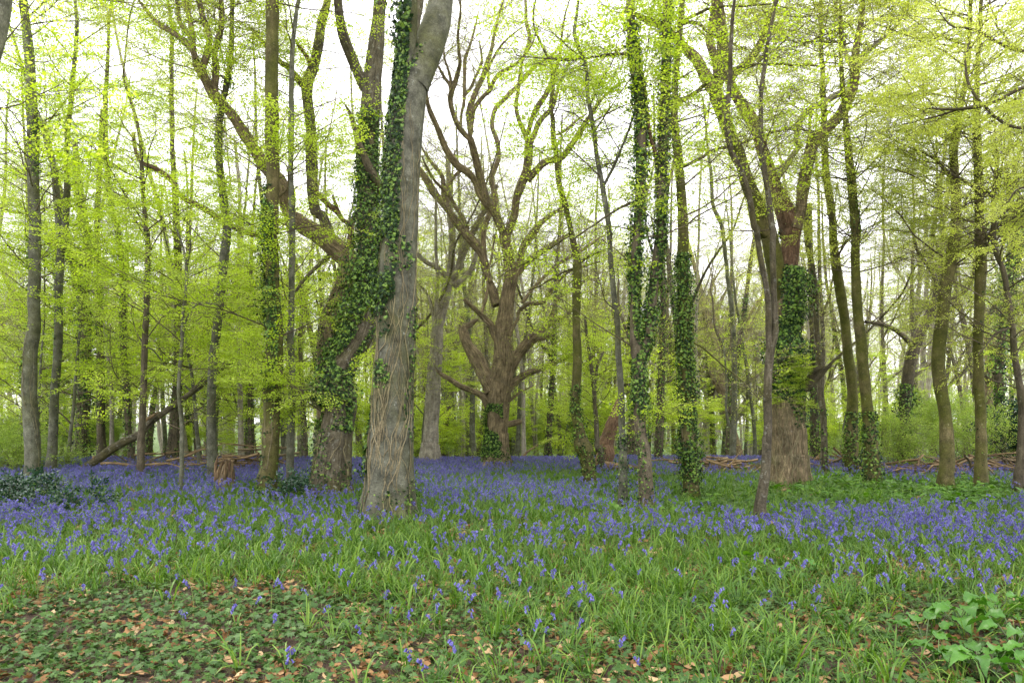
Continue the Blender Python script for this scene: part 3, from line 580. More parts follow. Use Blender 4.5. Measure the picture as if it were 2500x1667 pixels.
for L_ in (['c1', (1250, 390, 44), (1220, 310, 40), (1120, 220, 36), (1010, 155, 30), (930, 60, 22), (880, 0, 16), (830, -60, 14)], ['c1', (1240, 330, 34), (1215, 240, 32), (1150, 150, 28), (1135, 60, 25), (1120, -60, 22)], ['c1', (1235, 300, 36), (1215, 150, 34), (1190, 40, 32), (1180, -70, 28)],
           ['c1', (1290, 440, 46), (1325, 330, 42), (1335, 230, 38), (1295, 110, 36), (1270, 0, 32), (1255, -80, 28)], ['c1', (1370, 600, 46), (1375, 430, 42), (1370, 340, 40), (1400, 230, 38), (1415, 120, 34), (1412, 0, 30), (1420, -90, 26)]):
    q = t3.limb(L_, disp=knobs(12, 0.12)); t3.twigs(q, 7, (0.9, 2.0), (0.3, 1), 1); t3.top(q, 2.5, 5)
qc = t3.limb(['K6', (640, 780, 150), (600, 640, 120), (540, 500, 105), 'c1', (2010, 1350, 72), (1990, 1150, 70), (1985, 950, 68), (1975, 750, 66), (1960, 560, 70), (2000, 420, 62), (2030, 300, 60), (2050, 150, 56), (2085, 30, 46), (2110, -80, 40)], dend=0.8, bk='greyoak', sides=16, disp=knobs(14, 0.1)); t3.top(qc, 4, 8)
q = t3.limb(['c1', (1960, 560, 62), (1905, 510, 48), (1840, 430, 40), (1790, 400, 34), (1700, 300, 26), (1600, 180, 20)], bk='greyoak'); t3.twigs(q, 6, (0.8, 1.8))
q = t3.limb(['c1', (1990, 460, 30), (1960, 370, 28), (1900, 285, 20), (1890, 250, 8)], 'dead_limb', bk='red', dend=-0.5)
q = t3.limb(['K6', (800, 900, 90), (830, 700, 70), (815, 600, 66), (740, 540, 40), (690, 470, 50), (600, 390, 55), (500, 290, 46), (470, 240, 20)], 'dead_limb', bk='red', dend=-1.0, disp=knobs(15))
q = t3.limb(['K6', (815, 600, 56), (870, 520, 60), (930, 440, 40)], 'limb', dend=0.3); q = t3.limb(['K6', (720, 520, 38), (680, 400, 36), (650, 310, 20)], 'dead_limb', bk='red', dend=-0.3)
q = t3.limb(['K6', (640, 880, 50), (500, 1000, 40), (390, 1110, 32), (290, 1240, 26), (230, 1330, 16)], bk='dark', dend=-1.5)
q = t3.limb(['c1', (1700, 1080, 50), (1600, 960, 30), 'c1', (1420, 1410, 40), (1300, 1330, 42), (1160, 1255, 34)], 'dead_limb', bk='red', dend=0) if False else None
q = t3.limb(['c1', (1640, 1500, 36), (1540, 1470, 38), (1420, 1405, 40), (1300, 1330, 40), (1160, 1255, 32), (1110, 1180, 28), (1060, 1120, 32), (980, 1070, 28), (910, 1040, 26), (865, 960, 24), (850, 850, 22)], 'dead_limb', bk='red', dend=1.0)
t3.twigs(qa, 16, (0.9, 2.2), (0.2, 1), 1); t3.twigs(qc, 14, (0.9, 2.2), (0.3, 1), 1); t3.twigs(Q3, 10, (1, 2), (0.5, 1), 1)
t3.ivy(Q3, 500, (0.35, 0.7), -1.6, 1.2, 0.08, 0.6, (0.06, 0.09), 0.2)
t3.done({'yell': 0.35, 'limesparse': 0.25, 'bare': 0.3}, twigmat=TWIGP)

# --- slender stems: (name, label, distance, bark, trunk, extras)
def stem(label, D, bk, trunk, kind='beech_tree', br=None, mix=None, ivy=None, top=5.0, extra=(), vine=0, cnt=24, L=(1.2, 2.6), t=(0.35, 1.0), flat=0.8, dend=None, twm=None, lvl=1, scale=(0.7, 1.1), up=0.1, branches=()):
    tr = Tree(kind, label, D, bk); Q = tr.limb(trunk, 'trunk', base=True, sides=20, step=0.09, disp=flare(0, 0.18, 0.3, 5, hash_(label) % 6, lump=0.06), dend=dend)
    tops = [Q]
    for e in extra: q = tr.limb(e); tops.append(q)
    if top:
        for q in list(tops): 
            if q[-1, 2] > 0.55 * q[-1, 1]: tr.top(q, top, 10, (1.2, 2.6))
    for q in tops: tr.twigs(q, cnt // len(tops), L, t, lvl, flat=flat, up=up)
    for e in branches:
        q = tr.limb(e, 'branch', wob=0.03); ln = float(np.linalg.norm(q[-1, :3] - q[0, :3])); tr.twigs(q, int(5 + 2.5 * ln), (0.4, 1.1), (0.2, 1), 0, r=0.005, flat=0.8)
    for a in (ivy or ()): tr.ivy(tops[a.get('k', 0)], a['n'], a['t'], a.get('az', -1.57), a.get('w', 3.14), a.get('th', 0.05), a.get('p', 0.4), a.get('s', (0.06, 0.095)), a.get('y', 0.12))
    if vine: vines(tr, Q, vine, rg, (-3.1, 0), (0.1, 0.4), (0.004, 0.009))
    tr.done(mix or {'lime': 0.8}, scale, twm); return tr
LM = {'lime': 0.45, 'limesparse': 0.3}; SPM = {'limesparse': 0.6, 'yellsparse': 0.4}; YM = {'yell': 0.55, 'yellsparse': 0.25}
stem('tall straight mossy beech with ivy halfway up, left of the leaning oak', 14.6, 'moss', ['g1', (1690, 400, 120), (1685, 300, 118), 'c4', (1720, 1500, 108), (1735, 1250, 106), (1745, 1000, 110), (1755, 750, 105), (1745, 500, 95), (1735, 250, 85), (1728, 0, 78), 'c1', (1735, 1500, 84), (1735, 1250, 80), (1735, 1000, 80), (1732, 750, 82), (1728, 500, 80), (1735, 250, 78), (1738, 0, 76), (1740, -100, 74)],
     ivy=[dict(n=5600, t=(0.22, 0.62), az=-2.6, w=1.6, th=0.09, p=0.32, s=(0.055, 0.09), y=0.05), dict(n=900, t=(0.0, 0.45), w=3.1, th=0.03, p=0.6, s=(0.05, 0.08), y=0.3)], mix=LM, vine=5, cnt=14, L=(1.0, 2.4), t=(0.25, 1.0),
     branches=[['c1', (1780, 1260, 12), (1830, 1200, 10), (1840, 1120, 9), (1830, 1060, 8), (1760, 1010, 6), (1700, 990, 4)]])
stem('slim grey beech stem just right of the tall straight mossy beech', 15.2, 'beech', ['g1', (1832, 385, 52), (1832, 250, 50), 'c4', (1850, 1500, 46), (1860, 1200, 44), (1865, 950, 42), (1855, 700, 40), (1860, 400, 38), (1862, 100, 37), 'c1', (1864, 1400, 36), (1855, 1100, 34), (1858, 800, 34), (1862, 500, 32), (1870, 250, 28), (1900, 20, 24), (1920, -80, 22)], mix=LM, cnt=16, ivy=[dict(n=260, t=(0.1, 0.6), p=0.62)])
stem('grey beech bending gently right as it rises, beside the torn stump', 17.5, 'beech', ['g1', (1338, 330, 66), (1338, 200, 60), 'c4', (1352, 1450, 60), (1348, 1200, 56), (1352, 1000, 56), (1358, 850, 56), (1375, 700, 54), (1395, 550, 54), (1410, 400, 54), (1428, 200, 54), (1448, 0, 52), 'c1', (1440, 1400, 50), (1418, 1200, 46), (1398, 1000, 44), (1398, 800, 44), (1420, 650, 40), (1448, 540, 36), (1470, 380, 32), (1478, 120, 28), (1485, -80, 24)], mix=LM, cnt=26, ivy=[dict(n=900, t=(0.66, 0.88), p=0.35, th=0.06), dict(n=250, t=(0.0, 0.3), p=0.6)])
stem('thin dark young beech right behind the mossy leaning log', 18.0, 'dark', ['g1', (882, 305, 44), (888, 200, 44), 'c4', (898, 1350, 44), (915, 1100, 40), (920, 900, 38), (925, 700, 38), (935, 500, 36), (938, 300, 34), (945, 150, 32), (935, 0, 30), 'c1', (932, 1500, 28), (918, 1300, 26), (905, 1050, 24), (900, 930, 22), (870, 760, 18), (830, 640, 15), (790, 500, 13), (800, 340, 10)], mix=LM, cnt=26, t=(0.2, 1), L=(1.2, 3.0), ivy=[dict(n=260, t=(0.35, 0.6), p=0.5)],
     branches=[['c4', (945, 270, 10), (990, 260, 10), (1060, 300, 9), (1150, 350, 8), (1270, 370, 6)], ['c4', (920, 730, 9), (980, 640, 8), (1040, 560, 7), (1100, 520, 5)]])
stem('very thin pale beech sapling with a forked top, in the left bluebells', 15.2, 'beech', ['g1', (1133, 370, 26), (1145, 250, 26), 'c4', (1160, 1450, 26), (1160, 1250, 25), (1140, 1040, 22), (1150, 850, 22), (1162, 700, 22), (1168, 550, 22), (1185, 400, 20), (1190, 240, 18), (1165, 110, 14), (1120, -20, 10)], extra=[['c4', (1190, 240, 15), (1215, 110, 12), (1210, -40, 9)], ['c4', (1170, 620, 12), (1230, 500, 12), (1310, 470, 9), (1420, 490, 6)]], mix=LM, cnt=28, t=(0.22, 1), L=(0.8, 2.0), top=2)
stem('smooth olive beech trunk near the left edge, leafy shoots crossing it', 18.0, 'beech', ['g1', (200, 320, 88), (205, 200, 82), 'c4', (208, 1450, 84), (200, 1250, 86), (188, 1000, 84), (195, 800, 76), (215, 600, 74), (218, 300, 68), (222, 0, 66), 'c1', (222, 1400, 68), (212, 1100, 64), (205, 850, 62), (200, 650, 62), (195, 450, 58), (175, 250, 54), (148, 0, 48), (135, -90, 46)], mix=LM, cnt=44, t=(0.4, 1), L=(1.4, 3.2), ivy=[dict(n=700, t=(0.2, 0.5), az=2.8, w=1.2, p=0.5), dict(n=400, t=(0.62, 0.78), az=0.2, w=1.4, p=0.45)], vine=4)
stem('slender leaning beech second from the left edge, curving right at mid height', 19.3, 'beech', ['g1', (318, 280, 62), (325, 150, 60), 'c4', (335, 1400, 56), (342, 1200, 54), (352, 1000, 50), (368, 800, 50), (375, 600, 50), (372, 400, 48), (385, 200, 46), (402, 80, 42), 'c1', (412, 1480, 42), (425, 1300, 38), (428, 1050, 34), (432, 850, 32), (455, 620, 28), (475, 400, 26), (490, 200, 22), (485, 50, 20)], extra=[['c4', (390, 260, 40), (385, 60, 40), 'c1', (378, 1450, 44), (360, 1250, 42), (345, 1080, 40), (305, 920, 38), (275, 800, 36), (245, 740, 24), (180, 560, 20)]], mix=LM, cnt=34, ivy=[dict(n=400, t=(0.1, 0.45), p=0.5)])
stem('ivy clad forked tree behind the leaning log on the left', 24.0, 'greyoak', ['g1', (505, 190, 88), (505, 60, 80), 'c4', (520, 1300, 76), (535, 1050, 76), (540, 800, 76), (535, 550, 74), (528, 400, 70), (495, 280, 60), (455, 180, 50), (430, 120, 44), (420, 20, 40), 'c1', (400, 1300, 34), (360, 1100, 28)], kind='oak_tree', extra=[['c4', (530, 370, 60), (555, 200, 56), (555, 0, 54), 'c1', (525, 1450, 50), (515, 1300, 46), (490, 1150, 40), (480, 900, 30)]], ivy=[dict(n=2600, t=(0.05, 0.75), th=0.1, p=0.15, s=(0.08, 0.12)), dict(k=1, n=1500, t=(0.0, 0.9), th=0.12, p=0.15, s=(0.08, 0.12))], mix=SPM, cnt=20)
stem('thin ivy ringed stem rising through the bright left foliage', 24.0, 'dark', ['g1', (825, 230, 44), (828, 60, 42), 'c4', (822, 1300, 40), (805, 1000, 38), (790, 800, 38), (785, 550, 38), (782, 300, 36), (765, 100, 36), (748, 0, 34), 'c1', (735, 1400, 34), (710, 1300, 34), (685, 1100, 32), (672, 850, 30), (675, 600, 26), (690, 350, 20)], kind='oak_tree', ivy=[dict(n=1700, t=(0.05, 0.7), th=0.07, p=0.2, s=(0.07, 0.11))], mix=LM, cnt=26)
stem('straight ivy flecked trunk between the leaning log and the left ivy fork', 26.0, 'dark', ['g1', (640, 130, 56), 'c4', (645, 1300, 52), (645, 1050, 48), (640, 800, 44), (632, 500, 40), (625, 200, 36), 'c1', (620, 1400, 34), (640, 1000, 26), (650, 700, 20)], kind='oak_tree', ivy=[dict(n=900, t=(0.1, 0.6), p=0.3, s=(0.07, 0.1))], mix=SPM, cnt=20)
stem('broad straight brown trunk rising behind the pale forked sapling', 25.0, 'dark', ['g1', (1085, 170, 80), 'c4', (1110, 1300, 66), (1130, 1000, 56), (1140, 700, 52), (1138, 500, 50), (1132, 250, 48), (1130, 0, 44), 'c1', (1115, 1200, 36), (1100, 900, 30), (1095, 600, 28), (1095, 300, 24)], kind='oak_tree', ivy=[dict(n=600, t=(0.02, 0.3), p=0.3, s=(0.07, 0.1))], mix=LM, cnt=26, t=(0.3, 1))
stem('pale birch like far trunk left of the tall mossy beech', 27.0, 'pale', ['g1', (1525, 165, 42), 'c4', (1540, 1450, 38), (1535, 1200, 34), (1528, 950, 32), (1525, 700, 28), (1520, 400, 24), 'c1', (1530, 1300, 22), (1500, 900, 18)], mix=SPM, cnt=14)
stem('dark ivy trunk just left of the tall mossy beech', 25.5, 'dark', ['g1', (1585, 180, 50), 'c4', (1598, 1400, 44), (1600, 1150, 40), (1602, 900, 34), (1600, 600, 28), (1600, 200, 22)], kind='oak_tree', ivy=[dict(n=1000, t=(0.05, 0.7), p=0.2, s=(0.07, 0.1))], mix=LM, cnt=14)
stem('thin trunk in the gap between the slim grey stem and the leaning oak', 26.0, 'greyoak', ['g1', (1925, 150, 42), 'c4', (1945, 1400, 40), (1940, 1250, 36), (1925, 1100, 34), (1920, 950, 30), (1918, 700, 26), (1930, 300, 22)], mix=LM, cnt=18, ivy=[dict(n=260, t=(0.02, 0.3), p=0.5)])
# --- pale beech entering at the top left corner
stem('pale grey beech limb leaning in at the top left corner', 8.5, 'beech', ['s', (-270, 1400, 130), (-250, 1100, 110), (-212, 800, 100), (-150, 500, 92), (-80, 230, 86), (-28, 60, 80), (12, -120, 72)], mix=LM, cnt=9, t=(0.6, 1), top=3, L=(0.8, 1.8))
# --- right of centre
stem('twisting mossy stem with an ivy covered kink at its foot, right of the central oak', 17.1, 'moss', ['g2', (1655, 325, 84), (1642, 200, 84), (1625, 110, 98), 'c5', (1620, 1370, 100), (1600, 1270, 70), (1580, 1150, 60), (1583, 1000, 58), (1595, 850, 58), (1590, 650, 50), (1585, 450, 55), (1592, 280, 58), (1588, 180, 48), (1570, 90, 40), (1550, 0, 36), 'K2', (1500, 1490, 56), (1460, 1350, 56), (1440, 1150, 50), (1410, 950, 50), (1397, 750, 45), (1378, 600, 42), (1395, 430, 44), (1395, 300, 34), 'K3', (1380, 650, 26), (1330, 520, 24), (1270, 400, 22), (1215, 270, 20), (1210, 100, 18), (1240, -60, 14)],
     ivy=[dict(n=1500, t=(0.0, 0.22), th=0.06, p=0.15, s=(0.05, 0.09))], mix={'limesparse': 0.75}, cnt=20, L=(0.8, 2.0), top=2,
     branches=[['K1', (1670, 560, 34), (1760, 500, 26), (1850, 460, 20), (1930, 430, 10)], ['K1', (1600, 290, 20), (1500, 340, 18), (1400, 410, 17), (1250, 510, 16), (1080, 600, 14), (980, 640, 10), (850, 730, 7)], ['K1', (1640, 630, 22), (1540, 640, 20), (1400, 720, 18), (1250, 800, 14), (1030, 885, 8)]])
stem('slim grey beech leaning left in front of the ivy twin stems', 12.7, 'beech', ['g2', (1864, 468, 64), (1862, 300, 55), (1860, 150, 53), (1862, 0, 48), 'c5', (1880, 1420, 46), (1876, 1200, 42), (1870, 1000, 40), (1855, 800, 38), (1848, 600, 38), (1830, 450, 36), (1815, 300, 35), (1802, 150, 32), (1795, 0, 32), 'K2', (1900, 1480, 52), (1870, 1300, 48), (1835, 1130, 46), (1808, 950, 42), (1780, 720, 42), (1748, 560, 36), (1732, 420, 34), (1735, 300, 38), (1712, 190, 36), (1690, 110, 34), 'K3', (1650, 470, 36), (1610, 320, 34), (1630, 150, 30), (1645, 0, 26), (1650, -80, 24)],
     extra=[['K2', (1895, 1370, 32), (1950, 1270, 28), (2010, 1150, 28), (2080, 980, 24), (2140, 830, 20), (2200, 650, 14)]], mix=LM, ivy=[dict(n=700, t=(0.0, 0.2), p=0.3, s=(0.04, 0.06), y=0.4)], cnt=30, L=(0.8, 1.7), t=(0.15, 1))
tw = Tree('beech_tree', 'dark twin stemmed tree joined low down and thick with glossy ivy', 12.2, 'dark')
Qt = tw.limb(['g2', (2015, 490, 110), (2010, 400, 92), (2005, 250, 86), (2000, 100, 80), 'c5', (2008, 1350, 80), (1992, 1200, 78), (1988, 1000, 80), (1985, 850, 84), (1965, 700, 74), (1958, 500, 60), (1960, 300, 58), (1970, 100, 60), 'c2', (1985, 1480, 62), (1992, 1200, 66), (2000, 900, 68), (1988, 700, 62), (1975, 500, 58), (1950, 300, 58), (1938, 150, 58), (1928, 0, 56), (1925, -90, 54)], 'trunk', base=True, sides=24, step=0.09, disp=flare(0, 0.2, 0.35, 5, 1, lump=0.08))
Qu = tw.limb(['c5', (2005, 830, 76), (2035, 680, 72), (2065, 480, 64), (2090, 280, 62), (2110, 100, 60), 'c2', (2122, 1500, 62), (2132, 1200, 70), (2142, 900, 66), (2152, 600, 62), (2160, 300, 62), (2170, 0, 62), (2172, -90, 58)], 'trunk', dend=0.5, sides=20)
q = tw.limb(['c2', (2095, 990, 26), (2055, 860, 26), (2035, 700, 28), (2020, 560, 26), (1995, 430, 24), (1972, 300, 22), (1930, 100, 20), (1918, -60, 18)], 'limb', bk='red', dend=-0.15)
tw.ivy(Qt, 7500, (0.2, 0.93), -1.6, 2.6, 0.055, 0.3, (0.05, 0.08), 0.03); tw.ivy(Qt, 700, (0.0, 0.25), -1.4, 1.6, 0.03, 0.5, (0.04, 0.07), 0.25); tw.ivy(Qu, 6500, (0.0, 1), -1.3, 2.6, 0.06, 0.3, (0.05, 0.08), 0.03)
vines(tw, Qt, 8, rg, (-2.9, -0.2), (0.02, 0.2), (0.004, 0.008))
for e in (['K2', (2130, 105, 26), (2060, 88, 24), (1900, 100, 22), (1720, 128, 20), (1560, 152, 18), (1440, 140, 16), (1250, 125, 13), (1090, 118, 10), (1000, 30, 6)], ['c2', (1960, 1290, 22), (1900, 1310, 18), (1800, 1370, 14), (1700, 1440, 12), (1560, 1530, 9)], ['c2', (1900, 340, 14), (1750, 360, 14), (1560, 375, 14), (1380, 375, 12)]):
    q = tw.limb(e, 'branch', wob=0.03); tw.twigs(q, 9, (0.4, 1.0), (0.1, 1), 0, r=0.005)
for q in (Qt, Qu): tw.top(q, 4, 8); tw.twigs(q, 8, (0.8, 1.8), (0.3, 0.95), 1)
tw.done({'limesparse': 0.3})
stem('straight green tinged beech with a thick ivy sleeve, right of the twin stems', 14.6, 'moss', ['g3', (100, 400, 105), (96, 250, 90), (88, 100, 92), 'c6', (85, 1450, 96), (80, 1200, 92), (75, 1000, 88), (60, 800, 86), (50, 600, 80), (45, 400, 76), (40, 200, 70), 'K5', (110, 850, 104), (105, 600, 98), (90, 350, 92), (75, 100, 84), 'K4', (60, 1500, 84), (25, 1200, 70), (25, 1000, 64), (35, 800, 60), (60, 500, 58), (85, 250, 58), (105, 0, 54), (110, -120, 50)],
     ivy=[dict(n=8500, t=(0.05, 0.5), th=0.08, p=0.16, s=(0.05, 0.085), y=0.03), dict(n=350, t=(0.0, 0.1), p=0.4)], mix={'yellsparse': 0.5, 'limesparse': 0.3}, cnt=8, vine=4,
     branches=[['K4', (60, 1640, 34), (160, 1610, 32), (300, 1530, 32), (430, 1460, 30), (620, 1420, 28), (860, 1335, 26), (1100, 1270, 22), (1300, 1272, 16), (1500, 1300, 12), (1700, 1330, 7)],
               ['K4', (55, 1010, 60), (160, 950, 44), (270, 870, 40), (400, 770, 34), (520, 700, 30), (640, 655, 28), (900, 630, 26), (1150, 636, 22), (1450, 640, 17), (1750, 680, 12), (1980, 755, 6)],
               ['K4', (90, 230, 40), (180, 170, 34), (300, 115, 30), (420, 80, 26), (520, 60, 24), (680, 60, 18), (860, 45, 15), (1020, 55, 12), (1200, 100, 9), (1400, 170, 5)],
               ['K4', (95, 240, 34), (190, 215, 30), (265, 245, 30), (350, 315, 28), (450, 365, 25), (530, 400, 24), (650, 455, 22), (800, 495, 17), (950, 500, 12), (1090, 540, 8)],
               ['K4', (40, 990, 22), (200, 920, 20), (400, 850, 18), (600, 750, 16), (800, 640, 14), (960, 520, 12), (1140, 370, 11), (1300, 220, 9), (1440, 30, 6)], ['c6', (110, 720, 12), (190, 770, 12), (330, 890, 11), (440, 980, 9), (540, 1080, 5)]])
stem('thin wavy grey stem forking low in front of the massive right oak', 11.07, 'greyoak', ['g3', (530, 550, 84), (534, 450, 72), (552, 320, 64), (568, 180, 58), (572, 0, 56), 'c6', (578, 1420, 58), (588, 1230, 54), (586, 1050, 54), (592, 870, 52), (600, 770, 52), (632, 650, 44), (628, 500, 40), (624, 350, 38), (620, 180, 38), (620, 0, 36), 'c3', (612, 1450, 36), (590, 1250, 34), (556, 1050, 33), (545, 850, 32), (542, 650, 28), (562, 450, 25), (600, 200, 22), (650, -30, 18)],
     extra=[['c6', (596, 760, 44), (590, 600, 40), (588, 450, 37), (562, 300, 37), (535, 160, 37), (512, 0, 37), 'c3', (500, 1450, 38), (465, 1250, 38), (420, 1100, 36), (355, 970, 38), (325, 800, 35), (332, 650, 32), (345, 500, 29), (350, 300, 26), (362, 120, 22), (382, -40, 18)]], mix=SPM, cnt=16, L=(0.6, 1.4), top=2.5, t=(0.5, 1))
# --- the massive right oak
t4 = Tree('oak_tree', 'massive old oak on the right, red brown trunk splitting above a collar of ivy', 17.1, 'oak')
Q4 = t4.limb(['g3', (715, 335, 290), (712, 250, 258), (712, 120, 238), 'c6', (712, 1500, 236), (705, 1250, 230), (700, 1080, 235), (690, 940, 215), (695, 800, 165), (700, 600, 150), (705, 400, 150), (720, 250, 140)], 'trunk', base=True, sides=72, step=0.08, disp=flare(0, 0.16, 0.5, 7, 0.5, 0.07, 10, 21, 0.08), wob=0.02)
qr = t4.limb(['c6', (705, 320, 120), (728, 150, 118), (735, 0, 115), 'K5', (1150, 800, 190), (1130, 650, 190), (1090, 500, 165), (1040, 350, 130), (985, 200, 115), (930, 60, 112), 'K4', (870, 1400, 115), (810, 1230, 120), (710, 1060, 112), (620, 920, 95), (560, 760, 82), (510, 600, 78), (480, 400, 74), (430, 200, 70), (420, 0, 64), (410, -120, 60)], bk='red', dend=1.8, sides=28, disp=knobs(22, 0.06, 0.03))
ql = t4.limb(['c6', (690, 480, 120), (655, 340, 120), (620, 150, 105), (590, 0, 102), 'c3', (575, 1480, 106), (520, 1300, 98), (455, 1150, 84), (400, 980, 78), (340, 850, 78), (300, 740, 84), (262, 620, 90), (240, 540, 84)], bk='moss', dend=-0.6, sides=24, disp=knobs(23, 0.06))
qll = t4.limb(['c3', (235, 560, 84), (180, 470, 76), (130, 380, 64), (70, 320, 56), (0, 240, 50), (-80, 180, 44), (-200, 120, 36), (-330, 60, 26)], bk='oak', dend=-1, disp=knobs(25, 0.14))
q1 = t4.limb(['c3', (250, 560, 80), (290, 450, 90), (300, 300, 72), (290, 150, 66), (270, 0, 60), (260, -90, 56)], bk='moss', dend=0.5); q2 = t4.limb(['c3', (275, 500, 60), (250, 380, 54), (215, 250, 50), (240, 100, 46), (262, -60, 40)], bk='oak', dend=-0.5)
q3 = t4.limb(['K4', (540, 760, 90), (700, 650, 80), (800, 540, 74), (880, 400, 68), (930, 250, 62), (990, 110, 56), (1030, -40, 48)], dend=-1.0, bk='oak')
qR = t4.limb(['K5', (1190, 720, 150), (1250, 560, 112), (1275, 400, 112), (1300, 220, 112), (1340, 60, 108), 'K4', (1360, 1450, 120), (1430, 1340, 112), (1550, 1230, 108), (1650, 1120, 106), (1720, 990, 98), (1775, 840, 92), (1790, 680, 88), (1795, 500, 72), (1840, 280, 58), (1862, 100, 46), (1865, -60, 40)], dend=-0.9, bk='oak', sides=24, disp=knobs(27, 0.08))
q5 = t4.limb(['K4', (1810, 660, 74), (1890, 520, 70), (1990, 440, 54), (2110, 350, 36), (2200, 260, 24)], bk='pale'); q6 = t4.limb(['K4', (1740, 870, 62), (1610, 930, 60), (1460, 1010, 62), (1330, 1080, 62), (1250, 1190, 58), (1215, 1340, 56), (1240, 1430, 56), (1170, 1530, 64), 'K5', (1110, 110, 66), (1050, 190, 56), (1000, 260, 50)], bk='pale', dend=0.9, disp=knobs(29, 0.12))
q7 = t4.limb(['K4', (1765, 650, 50), (1705, 550, 44), (1665, 350, 38), (1625, 200, 32), (1600, -20, 26)], bk='pale'); q8 = t4.limb(['K4', (1420, 1400, 80), (1390, 1330, 60), (1375, 1300, 46)], 'limb_stub', bk='dark', dend=-0.2)
qs = t4.limb(['c6', (780, 1020, 110), (850, 985, 90), (910, 930, 70), (950, 895, 40), (995, 865, 6)], 'limb_stub', bk='dark', dend=-0.7, disp=knobs(31, 0.3, 0.1), sides=16)
qs2 = t4.limb(['c6', (860, 960, 60), (900, 900, 40), (940, 878, 10)], 'limb_stub', bk='dark', dend=-0.5, disp=knobs(32, 0.3, 0.1))
qk = t4.limb(['g3', (770, 120, 36), (790, 160, 40), (785, 210, 36), (830, 290, 40), (845, 330, 44)], 'root', bk='oak', dend=-0.35, disp=knobs(34, 0.2)) 
for q in (q1, q2, q3, q5, q7, qR, qr): t4.top(q, 4, 9); t4.twigs(q, 9, (0.9, 2.0), (0.35, 1), 1)
t4.twigs(qll, 8, (0.9, 2.0)); t4.twigs(q6, 6, (0.6, 1.6)); t4.twigs(ql, 12, (0.6, 1.5), (0.2, 1), 0)
t4.ivy(Q4, 5200, (0.48, 0.80), -1.5, 1.9, 0.14, 0.15, (0.07, 0.11), 0.25); t4.ivy(Q4, 3400, (0.74, 1.0), -0.9, 1.3, 0.12, 0.25, (0.07, 0.10), 0.15); t4.ivy(Q4, 900, (0.36, 0.5), -1.5, 1.8, 0.05, 0.6, (0.06, 0.09), 0.6)
t4.ivy(ql, 700, (0, 0.5), 0.3, 1.0, 0.06, 0.5, (0.06, 0.09), 0.2)
vines(t4, Q4, 30, rg, (-3.1, 0), (0.02, 0.6), (0.005, 0.011))
tips0 = t4.tips; t4.tips = []; t4.twigs(Q4, 26, (0.25, 0.6), (0.40, 0.60), 1, side=-1.6, up=0.1); add_crown(t4.root, [(p - t4.o, d) for p, d in t4.tips], t4.rng, {'lime': 0.9}, (0.25, 0.42), 'leaf_collar'); t4.tips = tips0
t4.done({'yell': 0.35, 'yellsparse': 0.4}, twigmat=TWIGP)
# --- right hand stems
stem('green mossed beech, left one of the leaning pair right of the massive oak', 19.6, 'moss', ['g3', (1105, 285, 100), (1115, 150, 88), 'c6', (1120, 1480, 84), (1126, 1300, 76), (1125, 1100, 68), (1115, 920, 62), (1095, 750, 58), (1078, 600, 58), (1060, 450, 60), (1036, 300, 60), (1015, 150, 56), (1000, 0, 48), 'c3', (998, 1450, 46), (985, 1300, 46), (962, 1150, 46), (950, 950, 42), (945, 700, 36), (935, 500, 32), (930, 300, 28), (925, 0, 22)], mix=YM, cnt=48, t=(0.45, 1), ivy=[dict(n=1500, t=(0, 0.16), p=0.2, th=0.06), dict(n=250, t=(0.5, 0.9), p=0.5, y=0.5, s=(0.05, 0.07))])
stem('green mossed beech, right one of the leaning pair, its foot dark with ivy', 16.7, 'moss', ['g3', (1238, 335, 100), (1240, 200, 90), 'c6', (1248, 1480, 88), (1236, 1300, 80), (1216, 1100, 72), (1196, 900, 66), (1180, 700, 62), (1162, 500, 60), (1150, 300, 56), (1145, 100, 52), 'c3', (1148, 1480, 60), (1132, 1300, 56), (1115, 1100, 50), (1095, 900, 42), (1075, 700, 34), (1060, 500, 28), (1050, 250, 22), (1050, 0, 18)], mix=YM, cnt=48, t=(0.45, 1), ivy=[dict(n=1700, t=(0, 0.17), p=0.15, th=0.05), dict(n=500, t=(0.5, 0.8), p=0.5, y=0.2, s=(0.05, 0.08))])
stem('orange barked sinuous beech standing before the brushwood heap', 15.6, 'moss', ['g3', (1702, 362, 105), (1704, 250, 88), 'c6', (1728, 1500, 84), (1725, 1300, 80), (1715, 1150, 72), (1690, 1000, 80), (1672, 850, 76), (1680, 700, 75), (1705, 500, 75), (1735, 300, 75), (1762, 150, 70), (1785, 0, 62), 'c3', (1788, 1450, 56), (1785, 1300, 56), (1775, 1100, 50), (1772, 950, 48), (1790, 800, 40), (1820, 650, 36), (1850, 500, 30), (1870, 300, 26), (1880, 0, 20)], mix=YM, cnt=52, t=(0.45, 1), L=(1.4, 3.2))
stem('straight green mossed beech with a smooth bole, second from the right edge', 15.6, 'moss', ['g3', (1930, 370, 90), (1925, 250, 72), 'c6', (1945, 1480, 66), (1946, 1300, 62), (1940, 1100, 62), (1930, 900, 60), (1930, 700, 58), (1936, 500, 58), (1944, 300, 64), (1945, 150, 62), (1940, 0, 60), 'c3', (1938, 1450, 56), (1935, 1250, 54), (1930, 1050, 50), (1922, 850, 44), (1920, 600, 34), (1930, 300, 26), (1950, 0, 20)], mix=YM, cnt=56, t=(0.45, 1), L=(1.4, 3.2), ivy=[dict(n=120, t=(0.0, 0.5), p=0.5, y=0.5, s=(0.05, 0.07))])
